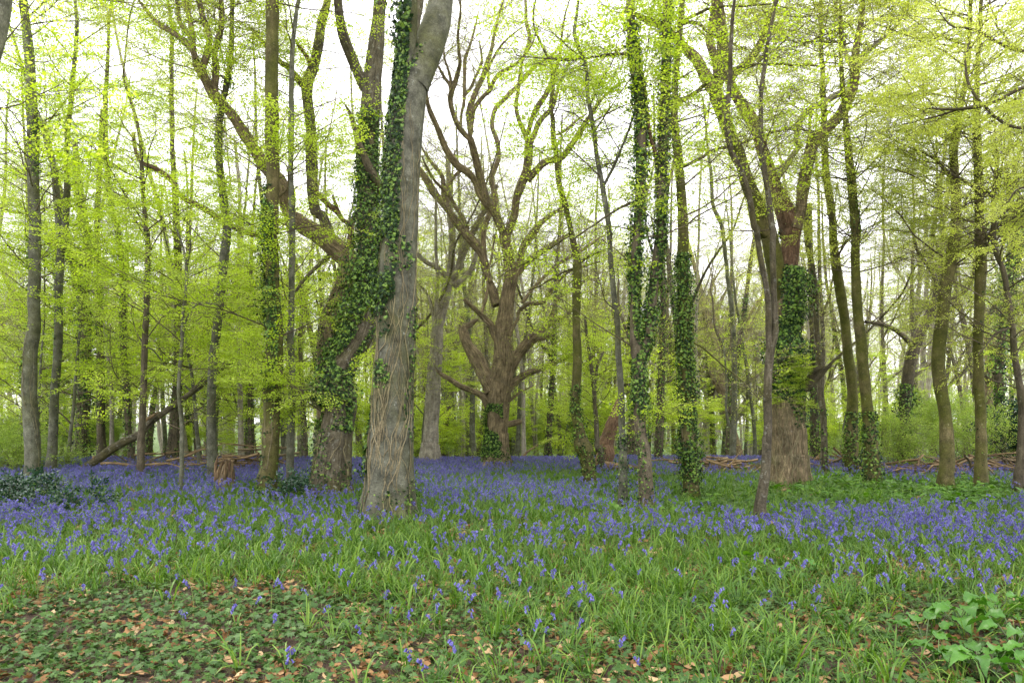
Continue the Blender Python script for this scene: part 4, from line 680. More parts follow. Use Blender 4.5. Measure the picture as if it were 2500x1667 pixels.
stem('dark crooked beech at the right edge, bending left as it rises', 14.9, 'dark', ['g3', (2155, 395, 66), (2165, 250, 60), 'c6', (2205, 1500, 58), (2212, 1250, 50), (2202, 1050, 45), (2178, 900, 40), (2157, 750, 36), (2142, 570, 33), (2115, 410, 32), (2090, 260, 30), (2045, 150, 30), (2025, 40, 30), 'c3', (2030, 1480, 30), (2025, 1350, 30), (2035, 1200, 26), (2050, 1000, 22), (2032, 900, 16), (2040, 780, 12)],
     branches=[['c3', (2020, 1240, 24), (1900, 1180, 20), (1750, 1100, 18), (1600, 985, 14), (1400, 900, 8)], ['c6', (2150, 620, 14), (2050, 660, 16), (1980, 740, 12), (1940, 800, 8)]], mix=YM, cnt=48, t=(0.3, 1), kind='beech_tree')
stem('leaning dark tree with a forked arm and ivy black foot, behind the right beeches', 21.3, 'dark', ['g3', (1435, 245, 84), 'c6', (1448, 1500, 78), (1455, 1300, 74), (1462, 1100, 68), (1480, 950, 68), (1505, 800, 70), (1560, 660, 64), (1620, 540, 56), (1660, 420, 46), (1645, 300, 28), (1600, 220, 24), (1545, 140, 20), (1515, 40, 16), 'c3', (1500, 1400, 12)], kind='oak_tree',
     extra=[['c6', (1510, 750, 34), (1450, 680, 30), (1380, 630, 28), (1310, 605, 24), (1210, 590, 20)], ['c6', (1665, 420, 26), (1700, 300, 22), (1690, 180, 18), (1650, 60, 16), (1640, -20, 14)], ['c6', (1670, 455, 26), (1760, 440, 24), (1840, 400, 22), (1895, 310, 18), (1900, 180, 12)]], mix={'yellsparse': 0.7, 'bare': 0.3}, cnt=30, twm=TWIGP, top=0, ivy=[dict(n=2600, t=(0.0, 0.35), th=0.1, p=0.1, s=(0.07, 0.1), y=0.03)])
stem('slender speckled stem directly right of the massive oak', 20.0, 'greyoak', ['g3', (935, 260, 50), 'c6', (945, 1450, 42), (942, 1200, 40), (920, 1000, 38), (905, 750, 38), (895, 580, 38), (890, 400, 38), (870, 250, 38), (848, 120, 38), (830, 0, 35), 'c3', (830, 1400, 34), (815, 1200, 26), (840, 1000, 22), (860, 700, 18)], mix=YM, cnt=22, ivy=[dict(n=300, t=(0, 0.2), p=0.3)])
stem('ivy dressed trunk tucked behind the broken stub of the massive oak', 24.0, 'dark', ['c6', (890, 1500, 60), (885, 1300, 54), (880, 1100, 52), (880, 700, 50), (870, 500, 42), (860, 200, 36), 'c3', (850, 1300, 30)], kind='oak_tree', mix=SPM, cnt=14, ivy=[dict(n=1500, t=(0, 0.5), p=0.15, s=(0.07, 0.1))])
stem('grey stem with a small side fork between the ivy sleeve beech and massive oak', 24.5, 'beech', ['g3', (360, 205, 44), 'c6', (362, 1450, 40), (372, 1230, 38), (375, 950, 32), (370, 700, 30), (356, 500, 28), (335, 350, 26), (320, 200, 24), 'K5', (490, 700, 40), (450, 600, 38), (402, 480, 36), (390, 300, 34), (380, 130, 30), 'K4', (350, 1450, 26), (330, 1200, 22), (300, 950, 18)], extra=[['c6', (345, 1260, 20), (322, 1150, 18), (322, 950, 14), (300, 700, 10)]], mix=SPM, cnt=18, twm=TWIGP)
stem('narrow ivy column right behind the twin stems', 25.0, 'dark', ['g2', (2090, 190, 56), 'c5', (2110, 1450, 56), (2120, 1200, 52), (2130, 900, 46), (2135, 600, 40), (2140, 300, 32), (2145, 0, 28)], kind='oak_tree', mix=SPM, cnt=10, ivy=[dict(n=1900, t=(0, 0.8), p=0.1, s=(0.07, 0.1), y=0.03)])
stem('slim grey stem just right of the kinked mossy one', 21.0, 'greyoak', ['g2', (1725, 240, 44), (1722, 80, 36), 'c5', (1720, 1400, 36), (1712, 1200, 30), (1695, 1000, 26), (1670, 800, 20), (1640, 550, 16)], mix=LM, cnt=26, t=(0.15, 1), L=(0.8, 2.0), extra=[['c5', (1700, 1080, 18), (1715, 900, 16), (1760, 780, 12)]], ivy=[dict(n=200, t=(0, 0.2), p=0.4)])
t8 = Tree('beech_tree', 'dark limbed beech rooted past the right edge, boughs reaching in at the top right', 9.0, 'dark')
Q8 = t8.limb(['s', (2790, 1330, 150), (2780, 1000, 130), (2770, 600, 120), (2760, 200, 110), (2750, -100, 100)], 'trunk', base=True, sides=20)
for e in (['s', (2770, 160, 60), (2640, 180, 40), 'c3', (2300, 540, 26), (2180, 575, 24), (2050, 640, 22), (1900, 690, 20), (1700, 695, 15), (1600, 690, 10)], ['c3', (1960, 665, 16), (1800, 700, 14), (1650, 750, 11), (1450, 790, 8)],
          ['s', (2765, 330, 50), (2640, 330, 34), 'c3', (2300, 800, 22), (2200, 815, 20), (2080, 770, 20), (1960, 680, 18), (1880, 590, 17), (1840, 480, 15), (1850, 340, 11), (1865, 250, 6)],
          ['s', (2760, 100, 50), (2620, 110, 34), 'c3', (2300, 330, 26), (2200, 320, 24), (2080, 290, 20), (1960, 210, 17), (1850, 180, 14), (1760, 165, 10), (1650, 30, 5)], ['c3', (2140, 300, 14), (2060, 180, 12), (2010, 60, 9), (2000, -40, 7)], ['s', (2770, 500, 44), (2600, 470, 24), 'c3', (2200, 1200, 14), (2100, 1290, 11), (2020, 1350, 7)]):
    q = t8.limb(e, 'branch', wob=0.03, dend=0.6); ln = float(np.linalg.norm(q[-1, :3] - q[0, :3])); t8.twigs(q, int(10 + 4 * ln), (0.5, 1.3), (0.25, 1), 0, r=0.005, flat=0.8)
t8.done({'yell': 0.85}, (0.5, 0.85))
stem('trunk smothered in a broad dark ivy mass at the right edge of the wood', 23.0, 'dark', ['c6', (2080, 1500, 60), (2075, 1200, 56), (2060, 900, 50), (2100, 500, 46), (2150, 200, 44), 'c3', (2160, 1450, 40), (2130, 1250, 34), (2110, 1100, 26)], kind='oak_tree', mix=SPM, cnt=14, ivy=[dict(n=2600, t=(0.0, 0.55), th=0.16, p=0.2, s=(0.08, 0.12), y=0.02), dict(n=4200, t=(0.55, 1.0), th=0.5, p=0.1, s=(0.08, 0.13), y=0.05)], top=2)
# leaning broken red trunk
t5 = Tree('oak_tree', 'broken leaning trunk with splintered red wood behind the slim grey beech', 22.0, 'red')
t5.limb(['g2', (1745, 190, 110), (1760, 100, 100), 'c5', (1770, 1420, 92), (1800, 1300, 86), (1840, 1200, 80), (1870, 1100, 50), (1890, 1050, 10)], 'trunk', base=True, sides=24, disp=knobs(41, 0.2, 0.12), dend=0.8); t5.done()
# --- pale old tree left of the central oak
t6 = Tree('oak_tree', 'pale old oak with a broken crown between the grey beech and the central oak', 25.6, 'pale')
Q6 = t6.limb(['g2', (645, 190, 135), (645, 60, 112), 'c5', (652, 1380, 104), (660, 1200, 100), (675, 1000, 92), (690, 800, 84), (700, 650, 76), (722, 540, 70), (750, 430, 66), (772, 330, 68), (790, 240, 50), (795, 100, 44), (790, 0, 42), 'c2', (780, 1350, 38), (770, 1150, 32), (760, 950, 26)], 'trunk', base=True, sides=24, step=0.15, disp=flare(0, 0.2, 0.5, 6, 2, 0.05, 9, 51, 0.08))
for e in (['c5', (785, 330, 46), (830, 260, 48), (855, 180, 50), (895, 80, 46), (950, -20, 42), 'c2', (1010, 1330, 34), (1080, 1180, 26)], ['c5', (810, 360, 40), (870, 310, 36), (920, 250, 34), (950, 150, 28), (965, 60, 18)], ['c5', (820, 370, 22), (760, 300, 36), (690, 240, 34), (630, 210, 30), (580, 165, 28), (540, 100, 20)], ['c5', (680, 900, 40), (690, 560, 30), (700, 300, 24), (690, 100, 20), 'c2', (690, 1200, 14)], ['c5', (690, 640, 20), (660, 500, 18), (640, 420, 8)]):
    q = t6.limb(e, disp=knobs(52, 0.12)); t6.twigs(q, 8, (1, 2), (0.2, 1), 1)
t6.twigs(Q6, 18, (1, 2.4), (0.35, 1), 1); t6.done({'yellsparse': 0.5, 'bare': 0.3, 'lime': 0.1}, twigmat=TWIGP)
# --- central oak
t7 = Tree('oak_tree', 'spreading brown oak at the centre with ivy on its lower trunk and twisting bare limbs', 22.4, 'oak')
Q7 = t7.limb(['g2', (1062, 235, 195), (1063, 120, 168), (1070, 0, 152), 'c5', (1080, 1300, 146), (1086, 1150, 146), (1092, 1040, 150), 'K1', (925, 1560, 210), (922, 1400, 180), (910, 1250, 172), (930, 1100, 160), (950, 950, 146), (970, 820, 136), (990, 700, 140), (985, 600, 125), (960, 450, 110), (935, 350, 105), (925, 300, 104)], 'trunk', base=True, sides=48, step=0.12, disp=flare(0, 0.2, 0.5, 6, 2, 0.09, 9, 61, 0.10))
CE = [
 ['K1', (930, 300, 88), (885, 200, 86), (840, 100, 78), (800, 20, 74), 'K2', (755, 1540, 88), (715, 1400, 84), (670, 1200, 74), (620, 1000, 68), (595, 910, 66)],
 ['K2', (590, 920, 56), (535, 870, 54), (470, 780, 52), (420, 650, 50), (395, 520, 50), (420, 430, 50), (460, 320, 46), (490, 190, 38), (480, 60, 32), (470, -80, 28), 'K3', (480, 250, 26), (500, 100, 22), (490, -50, 16)],
 ['K2', (405, 440, 40), (385, 380, 34), (340, 320, 30), (290, 230, 24), (200, 100, 16)], ['K2', (400, 420, 34), (400, 330, 30), (370, 220, 26), (340, 120, 22), 'K3', (330, 400, 16), (310, 200, 12)],
 ['K2', (590, 900, 46), (605, 760, 44), (635, 620, 44), (715, 510, 42), (785, 440, 42), (830, 340, 38), (900, 265, 36), (1000, 210, 32), (1070, 160, 28), (1150, 60, 24), 'K3', (1210, 400, 18), (1260, 250, 12)],
 ['K2', (600, 850, 60), (580, 720, 58), (595, 600, 60), (650, 450, 54), (715, 310, 52), (760, 170, 46), (800, 40, 38), 'K3', (830, 330, 34), (860, 200, 28), (900, 60, 22), (940, -60, 18)],
 ['K2', (780, 440, 30), (770, 330, 30), (770, 240, 28), (830, 110, 26), (900, 0, 24), 'K3', (990, 350, 18), (1100, 270, 12)],
 ['K2', (500, 800, 28), (505, 680, 30), (530, 560, 34), (535, 400, 38), (538, 250, 36), (545, 130, 34), (590, 0, 26), 'K3', (640, 260, 20), (670, 120, 14)], ['K2', (540, 490, 30), (600, 415, 30), (640, 320, 28), (700, 190, 26), (700, 80, 22), (680, -40, 16)],
 ['K1', (935, 310, 80), (990, 200, 80), (1030, 60, 74), 'K2', (1045, 1500, 84), (1090, 1370, 94), (1145, 1200, 84), (1162, 1060, 82), (1162, 940, 78)],
 ['K2', (1160, 960, 50), (1110, 830, 48), (1060, 710, 42), (1040, 600, 38), (1060, 450, 38), (1080, 300, 36), (1095, 180, 32), (1140, 60, 40), 'K3', (1165, 440, 46), (1172, 350, 40), (1140, 220, 36), (1135, 50, 30), (1130, -80, 26)],
 ['K2', (1175, 960, 60), (1215, 880, 56), (1255, 770, 54), (1330, 680, 48), (1400, 600, 40), (1430, 490, 34), (1480, 340, 28), (1540, 210, 22), (1600, 60, 16)], ['K2', (1150, 880, 50), (1200, 710, 52), (1255, 600, 52), (1345, 460, 46), (1430, 240, 38), (1475, 50, 30), 'K3', (1490, 330, 24), (1520, 150, 18), (1560, 0, 12)],
 ['K2', (1150, 1320, 70), (1230, 1230, 74), (1330, 1140, 66), (1480, 1100, 64), (1580, 980, 58), (1680, 830, 60), (1740, 730, 50), (1850, 560, 34), (1980, 430, 22), (2100, 350, 12)], ['K2', (1420, 880, 18), (1500, 850, 26), (1620, 750, 22), (1720, 680, 14)],
 ['K1', (790, 760, 46), (745, 640, 48), (722, 400, 52), (725, 270, 50), (765, 130, 54), (820, 10, 64), 'K2', (840, 1480, 56), (800, 1330, 48), (825, 1220, 48), (870, 1090, 46), (855, 940, 44), (805, 790, 42), (830, 640, 42), (900, 555, 44), (1000, 455, 46), (1080, 370, 44), (1160, 280, 38), (1260, 180, 30), (1400, 90, 20), 'K3', (1560, 350, 12)],
 ['K1', (850, 980, 96), (810, 850, 92), (770, 720, 72), (738, 610, 74), (708, 490, 84), (650, 395, 90), (560, 290, 92), (470, 180, 88), (390, 70, 66), 'K2', (345, 1500, 68), (330, 1380, 52), (310, 1270, 40), (235, 1170, 34), (160, 1070, 26), (110, 980, 14)],
 ['K1', (400, 80, 60), 'K2', (310, 1530, 72), (240, 1440, 78), (150, 1290, 66), (70, 1180, 56), (0, 1090, 40), (-60, 950, 30)], ['K1', (570, 240, 46), (520, 130, 44), (450, 20, 38), 'K2', (380, 1460, 36), (250, 1330, 26), (160, 1180, 24), (120, 1080, 14)],
 ['K1', (850, 120, 60), 'K2', (700, 1480, 70), (640, 1330, 66), (560, 1240, 76), (470, 1180, 76), (380, 1060, 68), (320, 930, 60), (260, 780, 52), (200, 650, 46), (170, 540, 40), (160, 400, 30), (200, 200, 20)], ['K2', (330, 1440, 30), (400, 1340, 34), (480, 1240, 30), (600, 1200, 18)],
 ['K1', (870, 1330, 90), (830, 1260, 86), (790, 1170, 70), (720, 1100, 56), (640, 1020, 44), (570, 960, 44), (530, 920, 34)], ['K1', (700, 1060, 26), (740, 930, 30), (765, 800, 26), (765, 700, 20), (850, 240, 16)],
 ['c5', (1060, 1030, 110), (1010, 930, 100), (950, 820, 92), (895, 740, 70), (868, 670, 62), (868, 630, 52), (905, 610, 34), (945, 580, 24), (962, 570, 10)],
 ['c5', (1120, 950, 110), (1180, 850, 80), 'K1', (1050, 1480, 110), (1150, 1350, 104), (1250, 1265, 92), (1340, 1180, 66), (1440, 1120, 54), (1520, 1085, 46), (1580, 1030, 30), (1660, 980, 16)], ['K1', (1240, 1300, 76), (1320, 1285, 76), (1370, 1270, 58), (1400, 1300, 8)],
 ['c5', (1150, 1010, 70), (1190, 975, 52), (1250, 930, 46), (1350, 890, 38), (1450, 850, 30), (1560, 800, 18)], ['c5', (1140, 1110, 20), (1200, 1060, 16), (1240, 1030, 12), (1310, 1000, 6)],
 ['K1', (860, 1520, 34), (900, 1420, 36), (960, 1310, 34), (1010, 1200, 36), (1060, 1110, 34), (1065, 1050, 36), (1150, 970, 44), (1300, 950, 50), (1360, 870, 46), (1450, 750, 38), (1550, 655, 28), (1700, 600, 24), (1860, 555, 16)],
 ['K1', (1100, 960, 34), (1170, 860, 30), (1240, 780, 32), (1330, 690, 30), (1420, 600, 36), (1580, 500, 34), (1700, 430, 32), (1830, 340, 28), (1910, 295, 18)],
 ['K1', (1030, 680, 90), (1080, 560, 76), (1110, 420, 70), (1190, 300, 74), (1275, 185, 60), (1380, 100, 40), (1490, 20, 24), 'K2', (1560, 1450, 14)], ['K1', (1060, 660, 60), (1180, 530, 64), (1300, 450, 54), (1440, 350, 34), (1560, 280, 20)],
 ['c5', (1030, 1130, 56), (1000, 1075, 48), (950, 1040, 42), (850, 1000, 38), (770, 950, 34), (720, 920, 26), (690, 890, 10)], ['c5', (1130, 1245, 44), (1170, 1240, 42), (1225, 1228, 34), (1240, 1228, 10)], ['K1', (1390, 1180, 50), (1400, 1050, 40), (1440, 930, 38), (1520, 860, 30), (1650, 790, 24), (1760, 700, 14)]]
for i, e in enumerate(CE):
    q = t7.limb(e, disp=knobs(62 + i, 0.11, 0.03)); nt_ = (8 if q[:, 3].mean() < 0.12 else 6) if q[:, 2].mean() > 5.5 else 2
    if len(q) > 14: t7.twigs(q, nt_, (0.8, 2.0), (0.3, 1), 1, wig=0.2, flat=0.2)
t7.ivy(Q7, 3000, (0.08, 0.3), -2.2, 1.0, 0.05, 0.3, (0.06, 0.10), 0.15); t7.ivy(Q7, 700, (0.0, 0.12), -1.6, 1.5, 0.04, 0.5, (0.05, 0.08), 0.3)
t7.done({'yellsparse': 0.22, 'bare': 0.5}, twigmat=TWIGP)
print('hero trees done')
# ------------------------------------------------------------------ procedural wood behind: prototypes with parts, then copies
def proto_tree(kind, seed, H, r, bk, mix, forks=0, z0=0.3, nb=16, Lb=(1.0, 2.4), wob=0.03, ivy=0, scale=(0.8, 1.2), twm=None, lean=0.05, lvl=1, flat=0.7, up=0.3):
    """returns (parts) as list of (name, object) around the origin, not yet placed"""
    tr = Tree(kind, 'x', 1, bk, seed=seed); tr.o = np.zeros(3); tr.root = None; tr.twT = Tubes(); rng = tr.rng; parts = []
    before = set(sc.collection.objects)
    n = 16; d = nrm(np.array([rng.normal(0, lean), rng.normal(0, lean), 1.0])); P = [np.array([0, 0, -0.25])]
    for i in range(n): d = nrm(d + rng.normal(0, wob, 3) + [0, 0, 0.02]); P.append(P[-1] + d * H / n)
    R = r * (np.linspace(1, 0.22, n + 1)); R[0] *= 1.45; R[1] *= 1.08; W = smooth_path(np.column_stack([np.array(P), R]), 0.3); T = Tubes(); T.add(W[:, :3], W[:, 3], 12)
    paths = [W]
    for f in range(forks):
        u = rng.uniform(0.2, 0.6); j = int(u * (len(W) - 1)); q = W[j, :3]; a = rng.uniform(0, 6.28); d = nrm(np.array([math.cos(a) * 0.7, math.sin(a) * 0.7, 0.8])); m = 9; PP = [q]; ln = (H - q[2]) * rng.uniform(0.5, 0.85)
        for i in range(m): d = nrm(d + rng.normal(0, 0.16, 3) + [0, 0, 0.10]); PP.append(PP[-1] + d * ln / m)
        V = smooth_path(np.column_stack([np.array(PP), W[j, 3] * 0.6 * np.linspace(1, 0.25, m + 1)]), 0.25); T.add(V[:, :3], V[:, 3], 8); paths.append(V)
    T.obj('trunk', BARK[bk], None, flare(0, 0.15, 0.4, 5, seed, lump=0.06))
    for W_ in paths: tr.twigs(W_, max(4, nb // len(paths)), Lb, (z0 if W_ is W else 0.15, 1), lvl, flat=flat, up=up)
    if ivy: tr.ivy(W, ivy, (0.02, 0.6), 0, 3.14, 0.07, 0.2, (0.08, 0.13), 0.05)
    tr.done(mix, scale, twm)
    new = [o for o in sc.collection.objects if o not in before]
    for o in new: sc.collection.objects.unlink(o)
    return new
FIRST = {}
def place_tree(parts, kind, x, y, label, group, rz, s=1.0, cat='tree', tilt=0.0):
    root = empty(kind, (x, y, float(gz(x, y))), label, cat, group, rz); root.scale = (s, s, s); root.rotation_euler[0] = tilt
    for p_ in parts:
        c = p_.copy(); link(c, root)
        for m_ in c.modifiers: pass
    return root
R_ = np.random.default_rng(11)
PT = {
 'pole': [proto_tree('thin_tree', 100 + i, R_.uniform(15, 19), R_.uniform(0.10, 0.17), ['beech', 'pale', 'greyoak'][i % 3], {'yellsparse': 0.45, 'bare': 0.15, 'limesparse': 0.3}, forks=i % 3, z0=0.3, nb=20, wob=0.035, twm=TWIGP) for i in range(6)],
 'ivy': [proto_tree('ivy_tree', 120 + i, R_.uniform(13, 17), R_.uniform(0.14, 0.2), 'dark', {'yellsparse': 0.7, 'bare': 0.2}, forks=1 + i % 2, z0=0.35, nb=20, ivy=1500, twm=TWIGP) for i in range(3)],
 'young': [proto_tree('young_beech', 140 + i, R_.uniform(6, 11), R_.uniform(0.04, 0.075), 'beech', {'lime': 0.5, 'limesparse': 0.2}, forks=i % 2, z0=0.12, nb=30, Lb=(1.2, 2.8), flat=0.9, up=0.05) for i in range(5)],
 'oak': [proto_tree('spreading_oak', 160 + i, R_.uniform(14, 17), R_.uniform(0.3, 0.42), ['oak', 'greyoak', 'pale'][i], {'yellsparse': 0.4, 'bare': 0.5}, forks=8, z0=0.3, nb=60, Lb=(1.2, 2.8), wob=0.05, twm=TWIGP, flat=0.2) for i in range(3)],
 'shrub': [proto_tree('hawthorn_bush', 180 + i, R_.uniform(2.2, 3.6), 0.035, 'dark', {'shrub': 0.9}, forks=6, z0=0.05, nb=40, Lb=(0.7, 1.5), scale=(0.8, 1.2), flat=0.3, lvl=1) for i in range(4)],
 'limeshrub': [proto_tree('beech_sapling', 190 + i, R_.uniform(2.4, 4.2), 0.03, 'beech', {'lime': 0.5, 'limesparse': 0.15}, forks=3, z0=0.05, nb=30, Lb=(0.8, 1.9), flat=0.9, up=0.0) for i in range(4)],
}
PT['veil'] = [proto_tree('bare_tree', 210 + i, R_.uniform(15, 18), R_.uniform(0.14, 0.2), ['pale', 'greyoak', 'beech'][i], {'bare': 0.9}, forks=6, z0=0.3, nb=64, Lb=(1.4, 3.2), twm=TWIGP, flat=0.25, scale=(0.9, 1.4)) for i in range(3)]
LAB = {'veil': ('bare_tree', 'tall twiggy bare background tree', 'twiggy bare background trees', 'tree'), 'pole': ('thin_tree', {'grey': 'slender grey background tree', 'pale': 'slender pale background tree', 'brown': 'slender brown background tree'}, 'slender background trees', 'tree'),
 'ivy': ('ivy_tree', 'ivy sleeved background trunk', 'ivy sleeved background trees', 'tree'),
 'young': ('young_beech', 'young lime green beech with layered leaves', 'young lime green beeches', 'tree'),
 'oak': ('spreading_oak', 'bare branching old background tree', 'old spreading background trees', 'tree'),
 'shrub': ('hawthorn_bush', 'green hawthorn bush', 'hawthorn bushes', 'bush'),
 'limeshrub': ('beech_sapling', 'low lime green beech sapling', 'lime green saplings', 'sapling')}
REG = [(160, 'at the far left edge'), (420, 'behind the leaning mossy log'), (700, 'behind the torn stump'), (1030, 'behind the ivy oak and grey beech'), (1150, 'between grey beech and central oak'), (1400, 'just right of the central oak'),
       (1700, 'behind the ivy twin stems'), (2000, 'behind the massive right oak'), (2280, 'behind the leaning mossy pair'), (99999, 'toward the right edge')]
placed = list(ALL)
def free(x, y, dmin): return all((x - a) ** 2 + (y - b) ** 2 > dmin * dmin for a, b in placed)
def fill(kind, n, yr, ur, dmin, rng, s=(0.85, 1.15), bias=1.0, pick=None, skip=None):
    c = 0; tries = 0
    while c < n and tries < n * 40:
        tries += 1; y = yr[0] + (yr[1] - yr[0]) * rng.random() ** bias; u = rng.uniform(*ur); x = (u - 1250) / FPX * y
        if skip and skip(u, y): continue
        if not free(x, y, dmin): continue
        placed.append((x, y)); nm, lb, gp, ct = LAB[kind]; P_ = PT[kind]; k_ = int(rng.integers(0, len(P_))); rg_ = next(t_ for lim, t_ in REG if u < lim)
        lb = f"{lb[['grey', 'pale', 'brown'][k_ % 3] if kind == 'pole' else 'x'] if isinstance(lb, dict) else lb} {rg_}, {'nearer' if y < 36 else 'farther off'}"; gp = f"{gp} {rg_}"
        place_tree(P_[k_], nm, x, y, lb, gp, rng.uniform(0, 6.283), rng.uniform(*s), ct); c += 1
rp = np.random.default_rng(21)
fill('young', 10, (21, 30), (-100, 900), 1.3, rp)
fill('young', 12, (28, 50), (-200, 1050), 1.5, rp)
fill('young', 7, (27, 44), (1300, 1600), 1.8, rp, s=(0.6, 0.9)); fill('young', 5, (26, 42), (1650, 2600), 2, rp, s=(0.6, 0.9))
fill('limeshrub', 16, (30, 48), (-100, 2600), 1.0, rp); fill('limeshrub', 8, (44, 62), (-100, 2600), 1.0, rp, s=(1.0, 1.5))
fill('limeshrub', 3, (34, 48), (900, 1500), 1.0, rp, s=(0.7, 1.0))
fill('shrub', 3, (28, 38), (1900, 2600), 0.9, rp); fill('shrub', 7, (38, 62), (600, 2600), 1.0, rp, s=(1, 1.4)); fill('shrub', 6, (27, 40), (-150, 300), 1.0, rp)
fill('veil', 6, (44, 62), (-150, 1000), 2.5, rp); fill('veil', 7, (44, 62), (950, 1750), 2.2, rp); fill('veil', 4, (44, 62), (1750, 2700), 2.5, rp)
fill('pole', 26, (26, 42), (-100, 950), 1.2, rp); fill('pole', 60, (28, 60), (930, 1560), 0.8, rp); fill('pole', 46, (26, 56), (1560, 2650), 1.2, rp); fill('pole', 30, (42, 62), (-200, 2700), 1.2, rp)
fill('ivy', 11, (24, 44), (0, 900), 1.5, rp); fill('ivy', 10, (27, 50), (1200, 2600), 1.5, rp)
fill('oak', 7, (32, 60), (-200, 800), 3, rp); fill('oak', 9, (36, 60), (950, 1900), 2.4, rp); fill('oak', 6, (30, 60), (1900, 2800), 3, rp)
# two taller near young beeches just outside the left edge and the right edge, whose shoots hang into view
for (x, y, k, s_) in ((-7.4, 8.8, 0, 1.15), (-9.0, 12.5, 2, 1.2), (-6.1, 12.8, 3, 1.1), (11.8, 13.8, 1, 1.3), (10.9, 9.8, 2, 1.25), (-11.5, 16, 1, 1.2)):
    pass
# far wood: one mass of trunks and leaf beyond 60 m
far = []
for i in range(5):
    rng = np.random.default_rng(300 + i); b = Bits(); T = Tubes(); tips = []; H = rng.uniform(13, 18); n = 9
    P = np.column_stack([np.cumsum(rng.normal(0, 0.15, n)), np.cumsum(rng.normal(0, 0.15, n)), np.linspace(-0.5, H, n)]); T.add(P, 0.16 * np.linspace(1.1, 0.2, n), 6)
    for _ in range(34):
        u = rng.uniform(0.15, 1); j = min(int(u * (n - 1)), n - 2); a = rng.uniform(0, 6.28); grow(T, tips, rng, P[j] * (1 - (u * (n - 1) - j)) + P[j + 1] * (u * (n - 1) - j), (math.cos(a), math.sin(a), 0.5), rng.uniform(1.5, 3.6), 0.04, 1, 0.2, 0.05, 4, 0.8, 5, 4)
    V, F, _ = T.arrays(); b.add(V, F4=F, mat=0)
    for p_, d_ in tips:
        for _ in range(2 if i % 2 else 4):
            put_leaf(b, p_ + rng.normal(0, 0.35, 3), rng.normal(0, 1, 3), rng.normal(0, 1, 3) + [0, 0, 1], rng.uniform(0.09, 0.17), 1 + (i % 2), rng.random(), True)
    far.append(proto('far_tree', b, (BARK['pale'], M_LIME, M_YELL)))
rng = np.random.default_rng(9); nf = 420; a = rng.uniform(-0.95, 0.95, nf); d = rng.uniform(62, 150, nf) ** 1.0; Px = d * np.tan(a * 0.75); Pf = np.stack([Px, d, gz(Px, d)], 1)
tag(scatter('distant_woodland', 'far', far, Pf, np.stack([np.zeros(nf), np.zeros(nf), rng.uniform(0, 6.28, nf)], 1), rng.uniform(0.8, 1.3, nf), rng), 'distant wood reading as one pale mass of stems and leaves', 'woodland')

# ------------------------------------------------------------------ dead wood
def stick_obj(name, items, D, bk, label=None, cat=None, dend=0.0, disp=None, on_ground=True, r=1.0, group=None, zoff=0.0, parent=None, sides=12):
    S = survey(items); seg = np.concatenate([[0], np.cumsum(np.hypot(np.diff(S[:, 0]), np.diff(S[:, 1])))]); Dp = D + dend * seg / seg[-1]
    W = np.array([[*px(S[i, 0], S[i, 1], Dp[i]), r * S[i, 2] / 2 / FPX * Dp[i]] for i in range(len(S))]); W[:, 2] += zoff; Q = smooth_path(W, 0.12); o_ = np.array([W[0, 0], W[0, 1], float(gz(W[0, 0], W[0, 1]))])
    Q[:, 2] += 0.02 * vnoise(Q[:, :3] * 3)
    T = Tubes(); T.add(Q[:, :3] - o_, Q[:, 3], sides); ob = T.obj(name, bk, parent, disp); ob.location = o_
    if label: tag(ob, label, cat, group)
    return ob, Q
lg = empty('fallen_log', (ground_at(200, 1150)[0], 20.0, float(gz(-12, 20))), 'mossy dead log propped at a slant among the left hand trees', 'log')
lo = np.array(lg.location)
def log_part(nm, items, D, dend, mat, disp, sides=18):
    S = survey(items); seg = np.concatenate([[0], np.cumsum(np.hypot(np.diff(S[:, 0]), np.diff(S[:, 1])))]); Dp = D + dend * seg / seg[-1]
    W = np.array([[*px(S[i, 0], S[i, 1], Dp[i]), S[i, 2] / 2 / FPX * Dp[i]] for i in range(len(S))]); Q = smooth_path(W, 0.12); T = Tubes(); T.add(Q[:, :3] - lo, Q[:, 3], sides); T.obj(nm, mat, lg, disp); return Q
QL = log_part('trunk', ['g1', (495, 228, 34), (520, 215, 44), (600, 170, 52), (700, 95, 54), (790, 45, 52), (880, 0, 46), 'c4', (960, 1230, 42), (1030, 1180, 38), (1130, 1105, 36), (1250, 1020, 34), (1380, 910, 38), (1470, 840, 36), (1545, 785, 28)], 20.0, 1.2, BARK['greyoak'], knobs(71, 0.12, 0.06))
log_part('branch', ['c4', (930, 1215, 22), (980, 1185, 18), (1010, 1165, 8)], 20.2, 0.2, DEADW, knobs(72)); log_part('branch', ['c4', (590, 1470, 8), (600, 1450, 20), (612, 1448, 10)], 20.0, 0.1, DEADW, knobs(73))
P_, E_ = ivy_points(QL, 0.1, 0.6, 500, np.random.default_rng(4), 1.57, 1.6, 0.04, 0.5); scatter('ivy', 'ivy', IVY, P_ - lo, leaf_rots(E_, rng), rng.uniform(0.05, 0.08, len(P_)), rng, lg)
